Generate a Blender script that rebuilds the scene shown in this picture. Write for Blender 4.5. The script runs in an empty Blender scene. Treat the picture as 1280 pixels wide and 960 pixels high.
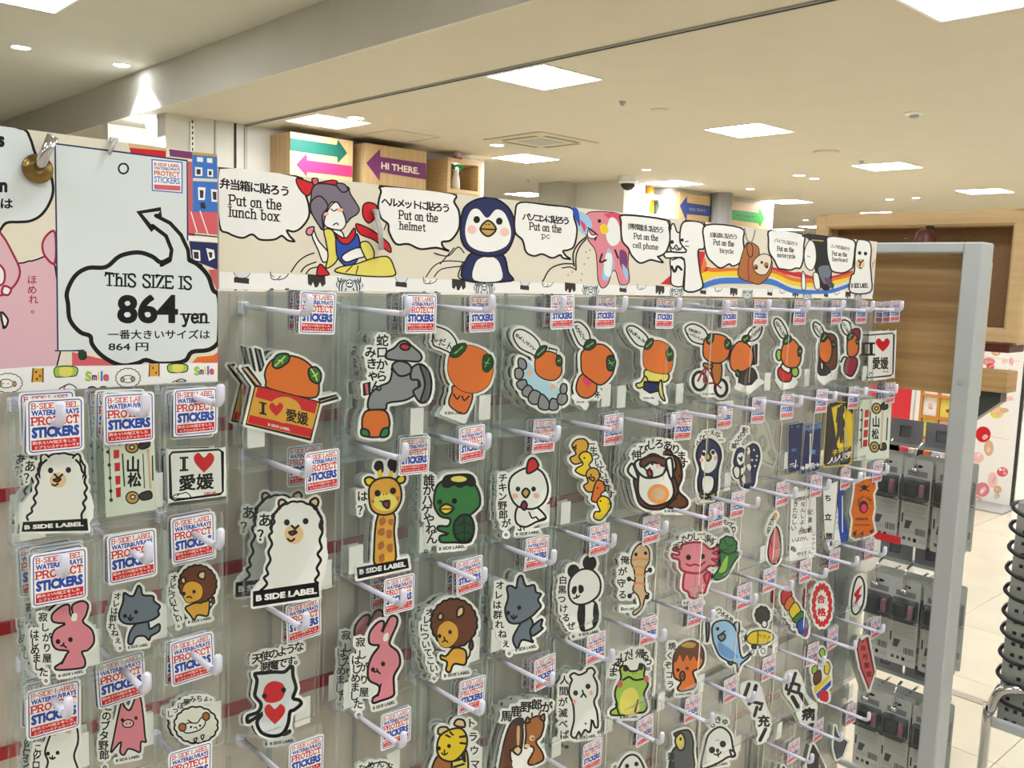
import bpy, math, random
import numpy as np
from mathutils import Vector, Matrix
random.seed(7)
rnd = random.Random(11)
S = bpy.context.scene
COL = S.collection
FLOOR = -1.5          # world origin is at the eye; the floor is 1.5 m below it
CEIL = 1.40           # main ceiling
CEIL2 = 1.78          # higher ceiling nearer the viewer

# ------------------------------------------------------------------ camera
F_PX, PIT, ROL, YAW = 1130.6, 0.116408, 0.033754, 0.820314
FW = np.array([math.cos(YAW)*math.cos(PIT), math.sin(YAW)*math.cos(PIT), -math.sin(PIT)])
_r = np.array([math.sin(YAW), -math.cos(YAW), 0.0]); _u = np.cross(_r, FW)
RT = _r*math.cos(ROL)+_u*math.sin(ROL); UP = -_r*math.sin(ROL)+_u*math.cos(ROL)
cd = bpy.data.cameras.new('camera'); cam = bpy.data.objects.new('camera', cd); COL.objects.link(cam)
cd.sensor_width = 36.0; cd.lens = 36.0*F_PX/1280.0; cd.clip_start = 0.02; cd.clip_end = 200
cam.matrix_world = Matrix(((RT[0], UP[0], -FW[0], 0), (RT[1], UP[1], -FW[1], 0), (RT[2], UP[2], -FW[2], 0), (0, 0, 0, 1)))
S.camera = cam
cd.dof.use_dof = False

# ------------------------------------------------------------------ world + exposure
w = bpy.data.worlds.new('world'); S.world = w; w.use_nodes = True
bg = w.node_tree.nodes['Background']; bg.inputs[0].default_value = (1.0, 0.97, 0.90, 1); bg.inputs[1].default_value = 0.25
S.view_settings.view_transform = 'Standard'; S.view_settings.look = 'None'
S.view_settings.exposure = 1.08; S.view_settings.gamma = 1.0
S.view_settings.use_curve_mapping = False
S.cycles.transparent_max_bounces = 64
S.cycles.max_bounces = 8; S.cycles.diffuse_bounces = 4; S.cycles.glossy_bounces = 4
S.cycles.transmission_bounces = 6
S.cycles.caustics_reflective = False; S.cycles.caustics_refractive = False
LAMP = 17.0           # radiance of the ceiling panels
SPOT_W = 40.0         # watts of a ceiling downlight

# ------------------------------------------------------------------ measuring helpers (picture point -> point on a real plane)
def ray(x, y): return FW + RT*(x-640)/F_PX - UP*(y-480)/F_PX
def onY(x, y, Y): d = ray(x, y); t = Y/d[1]; return (d[0]*t, Y, d[2]*t)
def onX(x, y, X): d = ray(x, y); t = X/d[0]; return (X, d[1]*t, d[2]*t)
def onZ(x, y, Z): d = ray(x, y); t = Z/d[2]; return (d[0]*t, d[1]*t, Z)

# ------------------------------------------------------------------ materials
def srgb(h):
    if isinstance(h, str):
        h = h.lstrip('#'); c = [int(h[i:i+2], 16)/255 for i in (0, 2, 4)]
    else: c = h
    return tuple(x/12.92 if x <= .04045 else ((x+.055)/1.055)**2.4 for x in c)
def mat(name, col, rough=.5, metal=0., spec=.5, emit=0., ecol=None, alpha=None):
    m = bpy.data.materials.new(name); m.use_nodes = True
    b = m.node_tree.nodes['Principled BSDF']
    c = srgb(col); b.inputs['Base Color'].default_value = (*c, 1)
    b.inputs['Roughness'].default_value = rough; b.inputs['Metallic'].default_value = metal
    b.inputs['Specular IOR Level'].default_value = spec
    if emit:
        b.inputs['Emission Color'].default_value = (*(srgb(ecol) if ecol else c), 1); b.inputs['Emission Strength'].default_value = emit
    return m
def nn(m, t, **k):
    n = m.node_tree.nodes.new(t)
    for a, v in k.items():
        if a in n.inputs: n.inputs[a].default_value = v
        else: setattr(n, a, v)
    return n
def lk(m, a, b): m.node_tree.links.new(a, b)
def noise_mat(name, c1, c2, scale, rough=.6, stretch=(1, 1, 1), detail=4, bump=0., metal=0., spec=.5):
    m = mat(name, c1, rough, metal, spec); b = m.node_tree.nodes['Principled BSDF']
    tc = nn(m, 'ShaderNodeTexCoord'); mp = nn(m, 'ShaderNodeMapping'); mp.inputs['Scale'].default_value = stretch
    nz = nn(m, 'ShaderNodeTexNoise', Scale=scale, Detail=detail)
    cr = nn(m, 'ShaderNodeValToRGB'); cr.color_ramp.elements[0].color = (*srgb(c1), 1); cr.color_ramp.elements[1].color = (*srgb(c2), 1)
    cr.color_ramp.elements[0].position = .3; cr.color_ramp.elements[1].position = .7
    lk(m, tc.outputs['Object'], mp.inputs[0]); lk(m, mp.outputs[0], nz.inputs['Vector']); lk(m, nz.outputs[0], cr.inputs[0]); lk(m, cr.outputs[0], b.inputs['Base Color'])
    if bump:
        bp = nn(m, 'ShaderNodeBump', Strength=bump, Distance=.01); lk(m, nz.outputs[0], bp.inputs['Height']); lk(m, bp.outputs[0], b.inputs['Normal'])
    return m
M = {}
M['print'] = mat('printed_ink', 'ffffff', .42, spec=.2)
_m = M['print']; _a = nn(_m, 'ShaderNodeAttribute', attribute_name='Col'); lk(_m, _a.outputs['Color'], _m.node_tree.nodes['Principled BSDF'].inputs['Base Color'])
M['board_print'] = mat('printed_card', 'ffffff', .5, spec=.3)
_m = M['board_print']; _a = nn(_m, 'ShaderNodeAttribute', attribute_name='Col'); lk(_m, _a.outputs['Color'], _m.node_tree.nodes['Principled BSDF'].inputs['Base Color'])
def film(name, tint, gl=.10, haze=.03):
    m = bpy.data.materials.new(name); m.use_nodes = True; nt = m.node_tree; nt.nodes.clear()
    o = nn(m, 'ShaderNodeOutputMaterial'); t = nn(m, 'ShaderNodeBsdfTransparent'); t.inputs[0].default_value = (*tint, 1)
    g = nn(m, 'ShaderNodeBsdfGlossy', Roughness=.10); d = nn(m, 'ShaderNodeBsdfDiffuse'); d.inputs[0].default_value = (.8, .84, .84, 1)
    lw = nn(m, 'ShaderNodeLayerWeight', Blend=.18); mu = nn(m, 'ShaderNodeMath', operation='MULTIPLY'); mu.inputs[1].default_value = gl*3.2
    tc = nn(m, 'ShaderNodeTexCoord'); mp = nn(m, 'ShaderNodeMapping'); mp.inputs['Scale'].default_value = (60, 60, 14)
    nz = nn(m, 'ShaderNodeTexNoise', Scale=1.0, Detail=2.0); bp = nn(m, 'ShaderNodeBump', Strength=.35, Distance=.002)
    lk(m, tc.outputs['Object'], mp.inputs[0]); lk(m, mp.outputs[0], nz.inputs['Vector']); lk(m, nz.outputs[0], bp.inputs['Height']); lk(m, bp.outputs[0], g.inputs['Normal'])
    m1 = nn(m, 'ShaderNodeMixShader'); m1.inputs[0].default_value = haze; m2 = nn(m, 'ShaderNodeMixShader')
    lk(m, t.outputs[0], m1.inputs[1]); lk(m, d.outputs[0], m1.inputs[2]); lk(m, lw.outputs['Fresnel'], mu.inputs[0]); lk(m, mu.outputs[0], m2.inputs[0])
    lk(m, m1.outputs[0], m2.inputs[1]); lk(m, g.outputs[0], m2.inputs[2]); lk(m, m2.outputs[0], o.inputs[0])
    return m
M['film'] = film('clear_sleeve_film', (.982, .990, .986), .10, .020)
M['film_edge'] = film('sleeve_seam', (.88, .94, .92), .30, .14)
M['blister'] = film('clear_blister', (.88, .90, .92), .45, .06)
M['hook'] = mat('white_hook_plastic', 'dcdcec', .28)
_b = M['hook'].node_tree.nodes['Principled BSDF']; _b.inputs['Subsurface Weight'].default_value = .0
M['white'] = mat('white_plastic', 'e6e8e4', .4)
M['chrome'] = mat('chrome', 'cfcfd2', .12, 1.)
M['brass'] = mat('aged_brass', '8c7648', .25, 1.)
M['rack'] = noise_mat('rack_back_board', 'd8d0c2', 'c8c0b2', 30, .7, (1, 1, .12), 3)
M['red_strip'] = mat('red_card_strip', 'a8242e', .5)
M['label'] = mat('paper_label', 'eef0ea', .6)
M['ceiling'] = noise_mat('painted_ceiling', 'cfc8b7', 'ccc5b4', 3, .9)
M['wall'] = noise_mat('painted_wall', 'd2cfc6', 'cecbc0', 3, .8)
M['white_wall'] = mat('white_wall', 'e4e2da', .7)
M['grey'] = mat('grey_paint', 'a9aaa8', .6)
M['dark'] = mat('dark_gap', '2b2a28', .8)
M['frame_grey'] = mat('grey_powder_coated_steel', 'b4b9b8', .45, .0)
def wood(name, c1, c2, axis_scale, rough=.5):
    m = noise_mat(name, c1, c2, 1.0, rough, axis_scale, 6, .05); return m
M['wood'] = wood('oak_veneer', 'a07c4e', 'c3a06c', (3, 3, 60))
M['wood_v'] = wood('pale_wood_upright_grain', 'cdb083', 'dcc294', (26, 26, 1.2))
M['wood_pale'] = wood('pale_frame_wood', 'c9a878', 'd8ba8c', (3, 3, 40))
M['kraft'] = noise_mat('brown_fibre_board', '7c5d3c', '87664a', 120, .8)
M['leather'] = noise_mat('dark_red_leather', '4a1810', '5c2418', 60, .4)
M['panel_grey'] = mat('lavender_grey_panel', '8d8e99', .5)
M['blist_card'] = noise_mat('grey_backing_card', 'a6a89f', '9a9c94', 160, .6)
M['black'] = mat('black_wire', '26262a', .35, .3)
M['dark_glass'] = mat('dark_dome', '14161a', .08)

# ------------------------------------------------------------------ object helpers
def link(o, parent=None):
    COL.objects.link(o)
    if parent is not None: o.parent = parent
    return o
def tag(o, label=None, cat=None, group=None, kind=None):
    if label: o['label'] = label
    if cat: o['category'] = cat
    if group: o['group'] = group
    if kind: o['kind'] = kind
    return o
def empty(name, loc, label=None, cat=None, group=None, rz=0.):
    o = bpy.data.objects.new(name, None); o.empty_display_size = .02; o.location = loc; o.rotation_euler = (0, 0, rz)
    return tag(link(o), label, cat, group)
class MB:
    def __init__(s): s.v = []; s.f = []; s.mi = []; s.mats = []
    def m(s, mt):
        if mt not in s.mats: s.mats.append(mt)
        return s.mats.index(mt)
    def add(s, vs, fs, mt):
        k = len(s.v); s.v += [tuple(map(float, v)) for v in vs]; i = s.m(mt)
        for f in fs: s.f.append(tuple(a+k for a in f)); s.mi.append(i)
        return s
    def box(s, a, b, mt, bev=0.):
        x0, x1 = sorted((a[0], b[0])); y0, y1 = sorted((a[1], b[1])); z0, z1 = sorted((a[2], b[2]))
        if bev <= 0:
            vs = [(x, y, z) for z in (z0, z1) for y in (y0, y1) for x in (x0, x1)]
            return s.add(vs, [(0, 2, 3, 1), (4, 5, 7, 6), (0, 1, 5, 4), (2, 6, 7, 3), (0, 4, 6, 2), (1, 3, 7, 5)], mt)
        e = bev; vs = []
        for z, i in ((z0, e), (z0+e, 0), (z1-e, 0), (z1, e)):
            vs += [(x0+i+e*(0 if i else 1), y0+i, z), (x1-i-e*(0 if i else 1), y0+i, z), (x1-i, y0+i+e*(0 if i else 1), z), (x1-i, y1-i-e*(0 if i else 1), z),
                   (x1-i-e*(0 if i else 1), y1-i, z), (x0+i+e*(0 if i else 1), y1-i, z), (x0+i, y1-i-e*(0 if i else 1), z), (x0+i, y0+i+e*(0 if i else 1), z)]
        fs = [tuple(range(7, -1, -1)), tuple(range(24, 32))]
        for r in range(3):
            for k in range(8): fs.append((r*8+k, r*8+(k+1) % 8, r*8+8+(k+1) % 8, r*8+8+k))
        return s.add(vs, fs, mt)
    def tube(s, pts, rad, mt, n=8, cap=True):
        pts = [Vector(p) for p in pts]; R = rad if isinstance(rad, (list, tuple)) else [rad]*len(pts)
        vs = []; fs = []; prev = None
        for i, p in enumerate(pts):
            t = (pts[min(i+1, len(pts)-1)]-pts[max(i-1, 0)]).normalized()
            if prev is None:
                a = Vector((0, 0, 1)) if abs(t.z) < .9 else Vector((1, 0, 0)); u = t.cross(a).normalized()
            else: u = (prev - t*prev.dot(t)).normalized()
            prev = u; v = t.cross(u)
            for k in range(n):
                an = 2*math.pi*k/n; vs.append(p+(u*math.cos(an)+v*math.sin(an))*R[i])
        for i in range(len(pts)-1):
            for k in range(n): fs.append((i*n+k, i*n+(k+1) % n, (i+1)*n+(k+1) % n, (i+1)*n+k))
        if cap: fs.append(tuple(range(n-1, -1, -1))); fs.append(tuple((len(pts)-1)*n+k for k in range(n)))
        return s.add(vs, fs, mt)
    def prism(s, poly, d, mt):   # poly: 3D planar loop, d: extrusion vector
        n = len(poly); d = Vector(d); vs = [Vector(p) for p in poly]+[Vector(p)+d for p in poly]
        fs = [tuple(range(n-1, -1, -1)), tuple(range(n, 2*n))]+[(k, (k+1) % n, n+(k+1) % n, n+k) for k in range(n)]
        return s.add(vs, fs, mt)
    def lathe(s, prof, c, mt, n=20, axis='z'):
        vs = []; fs = []
        for r, h in prof:
            for k in range(n):
                a = 2*math.pi*k/n; x, y, z = r*math.cos(a), r*math.sin(a), h
                if axis == 'y': x, y, z = x, z, y
                if axis == 'x': x, y, z = z, x, y
                vs.append((c[0]+x, c[1]+y, c[2]+z))
        for i in range(len(prof)-1):
            for k in range(n): fs.append((i*n+k, i*n+(k+1) % n, (i+1)*n+(k+1) % n, (i+1)*n+k))
        fs.append(tuple(range(n-1, -1, -1))); fs.append(tuple((len(prof)-1)*n+k for k in range(n)))
        return s.add(vs, fs, mt)
    def mesh(s, name, org=(0, 0, 0)):
        me = bpy.data.meshes.new(name); me.from_pydata([(v[0]-org[0], v[1]-org[1], v[2]-org[2]) for v in s.v], [], s.f)
        for mt in s.mats: me.materials.append(mt)
        me.polygons.foreach_set('material_index', s.mi); me.update(); return me
    def obj(s, name, parent=None, org=None, smooth=False, label=None, cat=None, group=None, kind=None):
        if org is None: org = tuple(parent.matrix_basis.translation) if parent is not None else tuple(np.mean(np.array(s.v), axis=0))
        me = s.mesh(name, org)
        if smooth: me.polygons.foreach_set('use_smooth', [True]*len(me.polygons))
        o = bpy.data.objects.new(name, me)
        if parent is None: o.location = org
        link(o, parent); return tag(o, label, cat, group, kind)
# ------------------------------------------------------------------ flat print: little drawing language
PAL = dict(K='0d0d11', W='eef1ea', R='d0252c', G='2f7a3c', g='17482c', O='e2762c', Y='f0d228', B='3f78c8', N='262c5c', P='e08a96', p='e9b4bc', T='6a3a22', t='e8c894',
           S='8d9092', s='5c6064', M='dfa83c', C='9cc8e8', D='9c2440', L='a4cc50', V='7b3a6e', v='7d7484', c='e6dfcc', b='2e4fae', r='d8636a', F='f4f4f0', o='f0a050', k='3a3234',
           y='e8dc6a', q='1f5e4e', m='c86a6a', n='6a7883', w='dce4e4', z='f0b8a0', j='b06c34', l='cfe0c4', i='d8b890', H='b4dce8', A='f6c8c0', Q='e24a6a', U='c4a050', u='6a9ad0')
PAL.update({'6': 'dfb6c0', '7': 'd8bc2c', '8': 'dfe9d6', '9': 'ecebdc'})
PALC = {k: srgb(v) for k, v in PAL.items()}
CROP = {'c1': (0, 140), 'c2': (0, 360), 'c3': (0, 560), 'c4': (0, 720), 'c5': (260, 180), 'c6': (560, 200), 'c7': (840, 220), 'd1': (260, 360), 'd2': (500, 360), 'd3': (780, 360), 'd4': (280, 540),
        'd5': (520, 540), 'd6': (800, 500), 'd7': (280, 720), 'd8': (540, 720), 'e1': (800, 720), 'e2': (960, 240), 'e3': (960, 460), 'e4': (960, 700)}
_tc = {}
def glyph(text, bold=.02, res=2):
    k = (text, bold, res)
    if k in _tc: return _tc[k]
    cjk = any(ord(ch) > 0x2e80 for ch in text); ofs = 0.0 if cjk else min(bold, .02)
    cu = bpy.data.curves.new('t', 'FONT'); cu.body = text; cu.size = 1.0; cu.offset = ofs; cu.resolution_u = res; cu.fill_mode = 'FRONT'
    ob = bpy.data.objects.new('t', cu); COL.objects.link(ob)
    me = bpy.data.meshes.new_from_object(ob)
    v = [(a.co.x, a.co.y) for a in me.vertices]; f = [tuple(p.vertices) for p in me.polygons]
    bpy.data.objects.remove(ob); bpy.data.curves.remove(cu); bpy.data.meshes.remove(me)
    v = np.array(v) if v else np.zeros((0, 2))
    if len(v) and (bold > 0 if cjk else bold > .02):
        b = bold*.62 if cjk else bold-.02; n = len(v); vv = [v+np.array(d)*b for d in ((-1, -.6), (1, .6), (.6, -1), (-.6, 1))]
        v = [q for q in vv]
    _tc[k] = (v, f); return _tc[k]
def smooth(pts, closed, n=4):
    P = [np.array(p, float) for p in pts]; N = len(P); out = []
    if N < 3: return P
    for i in range(N if closed else N-1):
        if closed: a, b, c, d = P[(i-1) % N], P[i], P[(i+1) % N], P[(i+2) % N]
        else: a, b, c, d = P[max(i-1, 0)], P[i], P[i+1], P[min(i+2, N-1)]
        for k in range(n):
            t = k/n; out.append(.5*((2*b)+(c-a)*t+(2*a-5*b+4*c-d)*t*t+(3*b-a-3*c+d)*t**3))
    if not closed: out.append(P[-1])
    return out
# slab-serif stroke letters: width | strokes (c = curved) | serif feet; y up, cap height 1
SLAB = {}
def _sl(ch, wd, strokes, feet=''):
    SLAB[ch] = (wd, [(q[0] == 'c', [tuple(map(float, p.split(','))) for p in q.lstrip('c').split()]) for q in strokes.split('/')], [tuple(map(float, p.split(','))) for p in feet.split()])
_sl('B', .7, '0,0 0,1/c0,1 .45,1 .6,.78 .45,.54 0,.54/c.3,.54 .55,.5 .68,.27 .52,0 0,0', '0,0 0,1'); _sl('S', .62, 'c.58,.8 .48,1 .12,1 .03,.76 .3,.53 .58,.28 .48,0 .12,0 .02,.22'); _sl('I', .1, '.05,0 .05,1', '.05,0 .05,1')
_sl('D', .72, '0,0 0,1/c0,1 .42,1 .68,.75 .68,.25 .42,0 0,0', '0,0 0,1'); _sl('E', .6, '0,0 0,1/0,1 .58,1 .58,.84/0,0 .58,0 .58,.16/0,.52 .4,.52', '0,0 0,1'); _sl('L', .58, '0,1 0,0 .56,0 .56,.22', '0,1 0,0')
_sl('A', .8, '.04,0 .38,1 .44,1 .78,0/.18,.34 .64,.34', '.04,0 .78,0'); _sl('P', .66, '0,0 0,1/c0,1 .48,1 .64,.74 .48,.46 0,.46', '0,0 0,1'); _sl('R', .74, '0,0 0,1/c0,1 .46,1 .62,.76 .46,.5 0,.5/.36,.5 .68,0', '0,0 0,1 .68,0')
_sl('O', .76, 'c.38,1 .06,.78 .0,.5 .06,.22 .38,0 .7,.22 .76,.5 .7,.78 .38,1'); _sl('T', .68, '.34,0 .34,1/0,.8 0,1 .68,1 .68,.8', '.34,0'); _sl('C', .68, 'c.64,.7 .56,.96 .3,1 .04,.76 .04,.24 .3,0 .58,.06 .66,.28'); _sl('H', .76, '.04,0 .04,1/.72,0 .72,1/.04,.5 .72,.5', '.04,0 .04,1 .72,0 .72,1')
_sl('Z', .62, '.02,.84 .02,1 .58,1 .04,0 .6,0 .6,.16'); _sl('-', .3, '.02,.45 .28,.45'); _sl('.', .1, '.05,.0 .05,.05'); _sl(' ', .22, '0,-9 0,-9')
_sl('u', .52, 'c.04,.68 .04,.2 .2,0 .42,.1 .46,.2/.46,.68 .46,0', '.46,0 .02,.68 .44,.68'); _sl('t', .36, 'c.16,.9 .16,.15 .26,0 .36,.06/.0,.66 .34,.66'); _sl('o', .5, 'c.25,.68 .05,.55 .02,.34 .05,.13 .25,0 .45,.13 .48,.34 .45,.55 .25,.68'); _sl('n', .54, '.06,0 .06,.68/c.06,.5 .22,.68 .44,.64 .48,.46 .48,0', '.06,0 .04,.68 .48,0')
_sl('h', .54, '.06,0 .06,1/c.06,.5 .22,.68 .44,.64 .48,.46 .48,0', '.06,0 .04,1 .48,0'); _sl('e', .5, 'c.04,.36 .48,.36 .42,.6 .25,.68 .06,.55 .02,.34 .08,.1 .28,0 .48,.12'); _sl('l', .14, '.07,0 .07,1', '.07,0 .05,1'); _sl('i', .14, '.07,0 .07,.66/.07,.88 .07,.93', '.07,0 .05,.66'); _sl('c', .46, 'c.44,.54 .3,.68 .06,.58 .02,.34 .08,.08 .28,0 .44,.1')
_sl('b', .54, '.06,0 .06,1/c.06,.5 .2,.68 .44,.6 .5,.34 .42,.06 .2,0 .06,.16', '.04,1'); _sl('x', .52, '.04,.68 .48,0/.48,.68 .04,0', '.04,0 .48,0 .04,.68 .48,.68'); _sl('m', .82, '.06,0 .06,.68/c.06,.5 .2,.68 .38,.62 .41,.44 .41,0/c.41,.46 .56,.68 .74,.62 .76,.44 .76,0', '.06,0 .04,.68 .41,0 .76,0'); _sl('p', .54, '.06,-.3 .06,.68/c.06,.5 .2,.68 .44,.6 .5,.34 .42,.06 .2,0 .06,.16', '.06,-.3 .04,.68')
_sl('y', .54, '.04,.68 .27,.04/c.5,.68 .3,.04 .18,-.26 .02,-.26', '.04,.68 .5,.68'); _sl('r', .4, '.06,0 .06,.68/c.06,.44 .2,.66 .38,.64', '.06,0 .04,.68'); _sl('w', .76, '.04,.68 .2,0 .38,.6 .56,0 .72,.68', '.04,.68 .72,.68'); _sl('a', .5, 'c.08,.58 .3,.68 .44,.56 .44,0/c.44,.4 .2,.42 .04,.24 .1,.02 .3,.0 .44,.16', '.46,0'); _sl('d', .54, '.46,0 .46,1/c.46,.5 .3,.68 .08,.6 .02,.34 .1,.06 .3,0 .46,.16', '.44,1 .48,0'); _sl('k', .52, '.06,0 .06,1/.44,.68 .08,.3/.2,.4 .48,0', '.06,0 .04,1 .48,0')
class Art:
    """collects (verts2d, faces, colour) layers in picture coordinates"""
    def __init__(s, crop=None, sc=4.0):
        s.L = []; s.w = 7.; s.m = 0.; s.o = CROP[crop] if crop else (0, 0); s.sc = sc; s.oc = 'K'; s.bold = .025; s.res = 2; s.rot = 0.; s.wt = .15; s.kw = 1.0
    def px(s, p):
        return np.array([s.o[0]+p[0]/s.sc, s.o[1]+p[1]/s.sc])
    def poly(s, pts, c, body=True): s.L.append(([s.px(p) for p in pts], [tuple(range(len(pts)))], c, body))
    def stroke(s, pts, wd, c, closed=False, body=True):
        wd *= s.kw
        P = [np.array(p, float) for p in pts]; Q = [P[0]]
        for p in P[1:]:
            if np.hypot(*(p-Q[-1])) > .4: Q.append(p)
        if closed and len(Q) > 2 and np.hypot(*(Q[0]-Q[-1])) < .4: Q.pop()
        P = Q; N = len(P)
        if N < 2: return
        vs = []; fs = []
        for i in range(N):
            a = P[(i-1) % N] if (closed or i > 0) else P[i]; b = P[(i+1) % N] if (closed or i < N-1) else P[i]
            t = b-a; l = np.hypot(*t) or 1; t = t/l; nrm = np.array([-t[1], t[0]])
            d1 = P[i]-a; l1 = np.hypot(*d1); k = 1.0
            if l1 > 1e-6: k = 1/max(.6, abs(np.dot(d1/l1, t)))
            vs += [P[i]+nrm*wd*.5*k, P[i]-nrm*wd*.5*k]
        for i in range(N if closed else N-1):
            j = (i+1) % N; fs.append((2*i, 2*i+1, 2*j+1, 2*j))
        if not closed:
            for e in (P[0], P[-1]):
                k = len(vs); vs += [e+np.array([math.cos(a), math.sin(a)])*wd*.5 for a in np.arange(6)*math.pi/3]; fs.append(tuple(range(k, k+6)))
        s.L.append(([s.px(p) for p in vs], fs, c, body))
    def ell(s, cx, cy, rx, ry, rot=0., n=20):
        r = math.radians(rot); return [(cx+rx*math.cos(a)*math.cos(r)-ry*math.sin(a)*math.sin(r), cy+rx*math.cos(a)*math.sin(r)+ry*math.sin(a)*math.cos(r)) for a in np.arange(n)*2*math.pi/n]
    def text(s, cx, cy, h, wd, t, c, bold=None, sl=None):
        v, f = glyph(t, s.bold if bold is None else bold, s.res)
        if not len(v): return
        st = v if isinstance(v, list) else [v]; v = np.concatenate(st)
        lo, hi = v.min(0), v.max(0); k = h/(hi[1]-lo[1]); kx = wd/(hi[0]-lo[0]) if wd else k
        m = s.m if sl is None else sl
        for v in st:
            x = (v[:, 0]-(lo[0]+hi[0])/2)*kx; y = -(v[:, 1]-(lo[1]+hi[1])/2)*k
            s.L.append(([s.px((cx+a, cy+b+m*a)) for a, b in zip(x, y)], f, c, True))
    def slab(s, cx, cy, h, wd, t, c, wt=.15):
        tot = sum(SLAB.get(ch, SLAB['o'])[0]+.2 for ch in t)-.2; k = h; kx = wd/tot; x = cx-wd/2; sw = wt*h
        for ch in t:
            g = SLAB.get(ch, SLAB['o'])
            if ch != ' ':
                Q = lambda p: (x+p[0]*kx, cy+h/2-p[1]*k+s.m*(x+p[0]*kx-cx))
                for cv, pts in g[1]:
                    q = smooth(pts, False, 3) if cv else pts
                    s.stroke([Q(p) for p in q], sw, c)
                for p in g[2]: a, b = Q(p); o = -sw*.2 if p[1] > .3 else sw*.2; r_ = .15*kx+sw*.4; s.stroke([(a-r_, b-o*0-s.m*r_), (a+r_, b+s.m*r_)], sw*.62, c)
            x += (g[0]+.2)*kx
    def chars(s, size, t, c, pts, aspect=1.0):
        if len(pts) == 1: pts = [pts[0], (pts[0][0]+.01, pts[0][1])]
        P = np.array(pts, float); seg = np.hypot(*(P[1:]-P[:-1]).T); cum = np.r_[0, np.cumsum(seg)]; n = len(t)
        for i, ch in enumerate(t):
            d = cum[-1]*(i/(n-1) if n > 1 else .5); k = min(np.searchsorted(cum, d, side='right')-1, len(seg)-1); u = (d-cum[k])/seg[k]
            p = P[k]*(1-u)+P[k+1]*u; v, f = glyph(ch, s.bold, s.res)
            if not len(v): continue
            st = v if isinstance(v, list) else [v]; v = np.concatenate(st)
            cxm = .5 if ord(ch) > 0x2e80 else (v[:, 0].min()+v[:, 0].max())/2
            for v in st:
                if ch in 'ー〜' and abs(pts[-1][1]-pts[0][1]) > abs(pts[-1][0]-pts[0][0]): v = np.stack([.5+(v[:, 1]-.38), .38-(v[:, 0]-.5)], 1)
                x = (v[:, 0]-cxm)*size*aspect; y = -(v[:, 1]-.38)*size
                s.L.append(([s.px((p[0]+a, p[1]+b+s.m*a)) for a, b in zip(x, y)], f, c, True))
    def run(s, src):
        for ln in src.strip().splitlines():
            for cmd in ln.split(';'):
                a = cmd.split()
                if not a: continue
                o = a[0]; a = a[1:]
                if o in 'EeTHFIZ': a = ' '.join(a).replace(',', ' ').split()
                P = lambda q: [tuple(map(float, z.split(','))) for z in q]
                if o == 'w': s.w = float(a[0])
                elif o == 'm': s.m = float(a[0])
                elif o == 'oc': s.oc = a[0]
                elif o == 'bold': s.bold = float(a[0])
                elif o == 'at': s.o = CROP[a[0]]
                elif o in 'Ee':
                    q = s.ell(*map(float, a[1:6] if len(a) > 5 else a[1:5]))
                    if a[0] != '-': s.poly(q, a[0])
                    if o == 'E': s.stroke(q, s.w, s.oc, True)
                elif o in 'PpQqX':
                    q = P(a[1:]); q = smooth(q, True) if o in 'Pp' else q
                    if a[0] != '-': s.poly(q, a[0], o != 'X')
                    if o in 'PQ': s.stroke(q, s.w, s.oc, True)
                elif o == 'L': s.stroke(smooth(P(a[2:]), False), float(a[0]), a[1])
                elif o == 'l': s.stroke(P(a[2:]), float(a[0]), a[1])
                elif o == 'T': s.text(float(a[1]), float(a[2]), float(a[3]), float(a[4]), ' '.join(a[5:]).replace('_', ' '), a[0])
                elif o == 'Z': s.slab(float(a[1]), float(a[2]), float(a[3]), float(a[4]), ' '.join(a[5:]).replace('_', ' '), a[0], s.wt)
                elif o == 'wt': s.wt = float(a[0])
                elif o == 'C': s.chars(float(a[1]), a[2].replace('_', ' '), a[0], P(a[3:]))
                elif o == 'I':     # slab-serif capital I: colour x y height
                    x, y, h = map(float, a[1:4]); b = h*.12
                    for q in ([(x-b, y-h/2), (x+b, y-h/2), (x+b, y+h/2), (x-b, y+h/2)], [(x-h*.3, y-h/2), (x+h*.3, y-h/2), (x+h*.3, y-h*.36), (x-h*.3, y-h*.36)], [(x-h*.3, y+h*.36), (x+h*.3, y+h*.36), (x+h*.3, y+h/2), (x-h*.3, y+h/2)]):
                        s.poly([(u_, v_+s.m*(u_-x)) for u_, v_ in q], a[0])
                elif o == 'D':     # eyes/dots: colour radius pts
                    for x, y in P(a[2:]): s.poly(s.ell(x, y, float(a[1]), float(a[1])*1.08, 0, 10), a[0])
                elif o == 'H':     # heart: colour cx cy size
                    x, y, z = map(float, a[1:4]); s.poly(smooth([(x, y-.25*z), (x+.28*z, y-.5*z), (x+.52*z, y-.28*z), (x+.42*z, y+.08*z), (x+.02*z, y+.5*z), (x-.02*z, y+.5*z), (x-.42*z, y+.08*z), (x-.52*z, y-.28*z), (x-.28*z, y-.5*z)], True), a[0])
                elif o == 'F':     # fluffy/cloud closed outline: colour bumps amp cx cy rx ry
                    n = int(a[1]); amp, cx, cy, rx, ry = map(float, a[2:7]); q = []
                    for k in range(n*4):
                        an = 2*math.pi*k/(n*4); rr = 1+amp*abs(math.sin(an*n/2)); q.append((cx+rx*rr*math.cos(an), cy+ry*rr*math.sin(an)))
                    s.poly(q, a[0]); s.stroke(q, s.w, s.oc, True)
        return s
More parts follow.
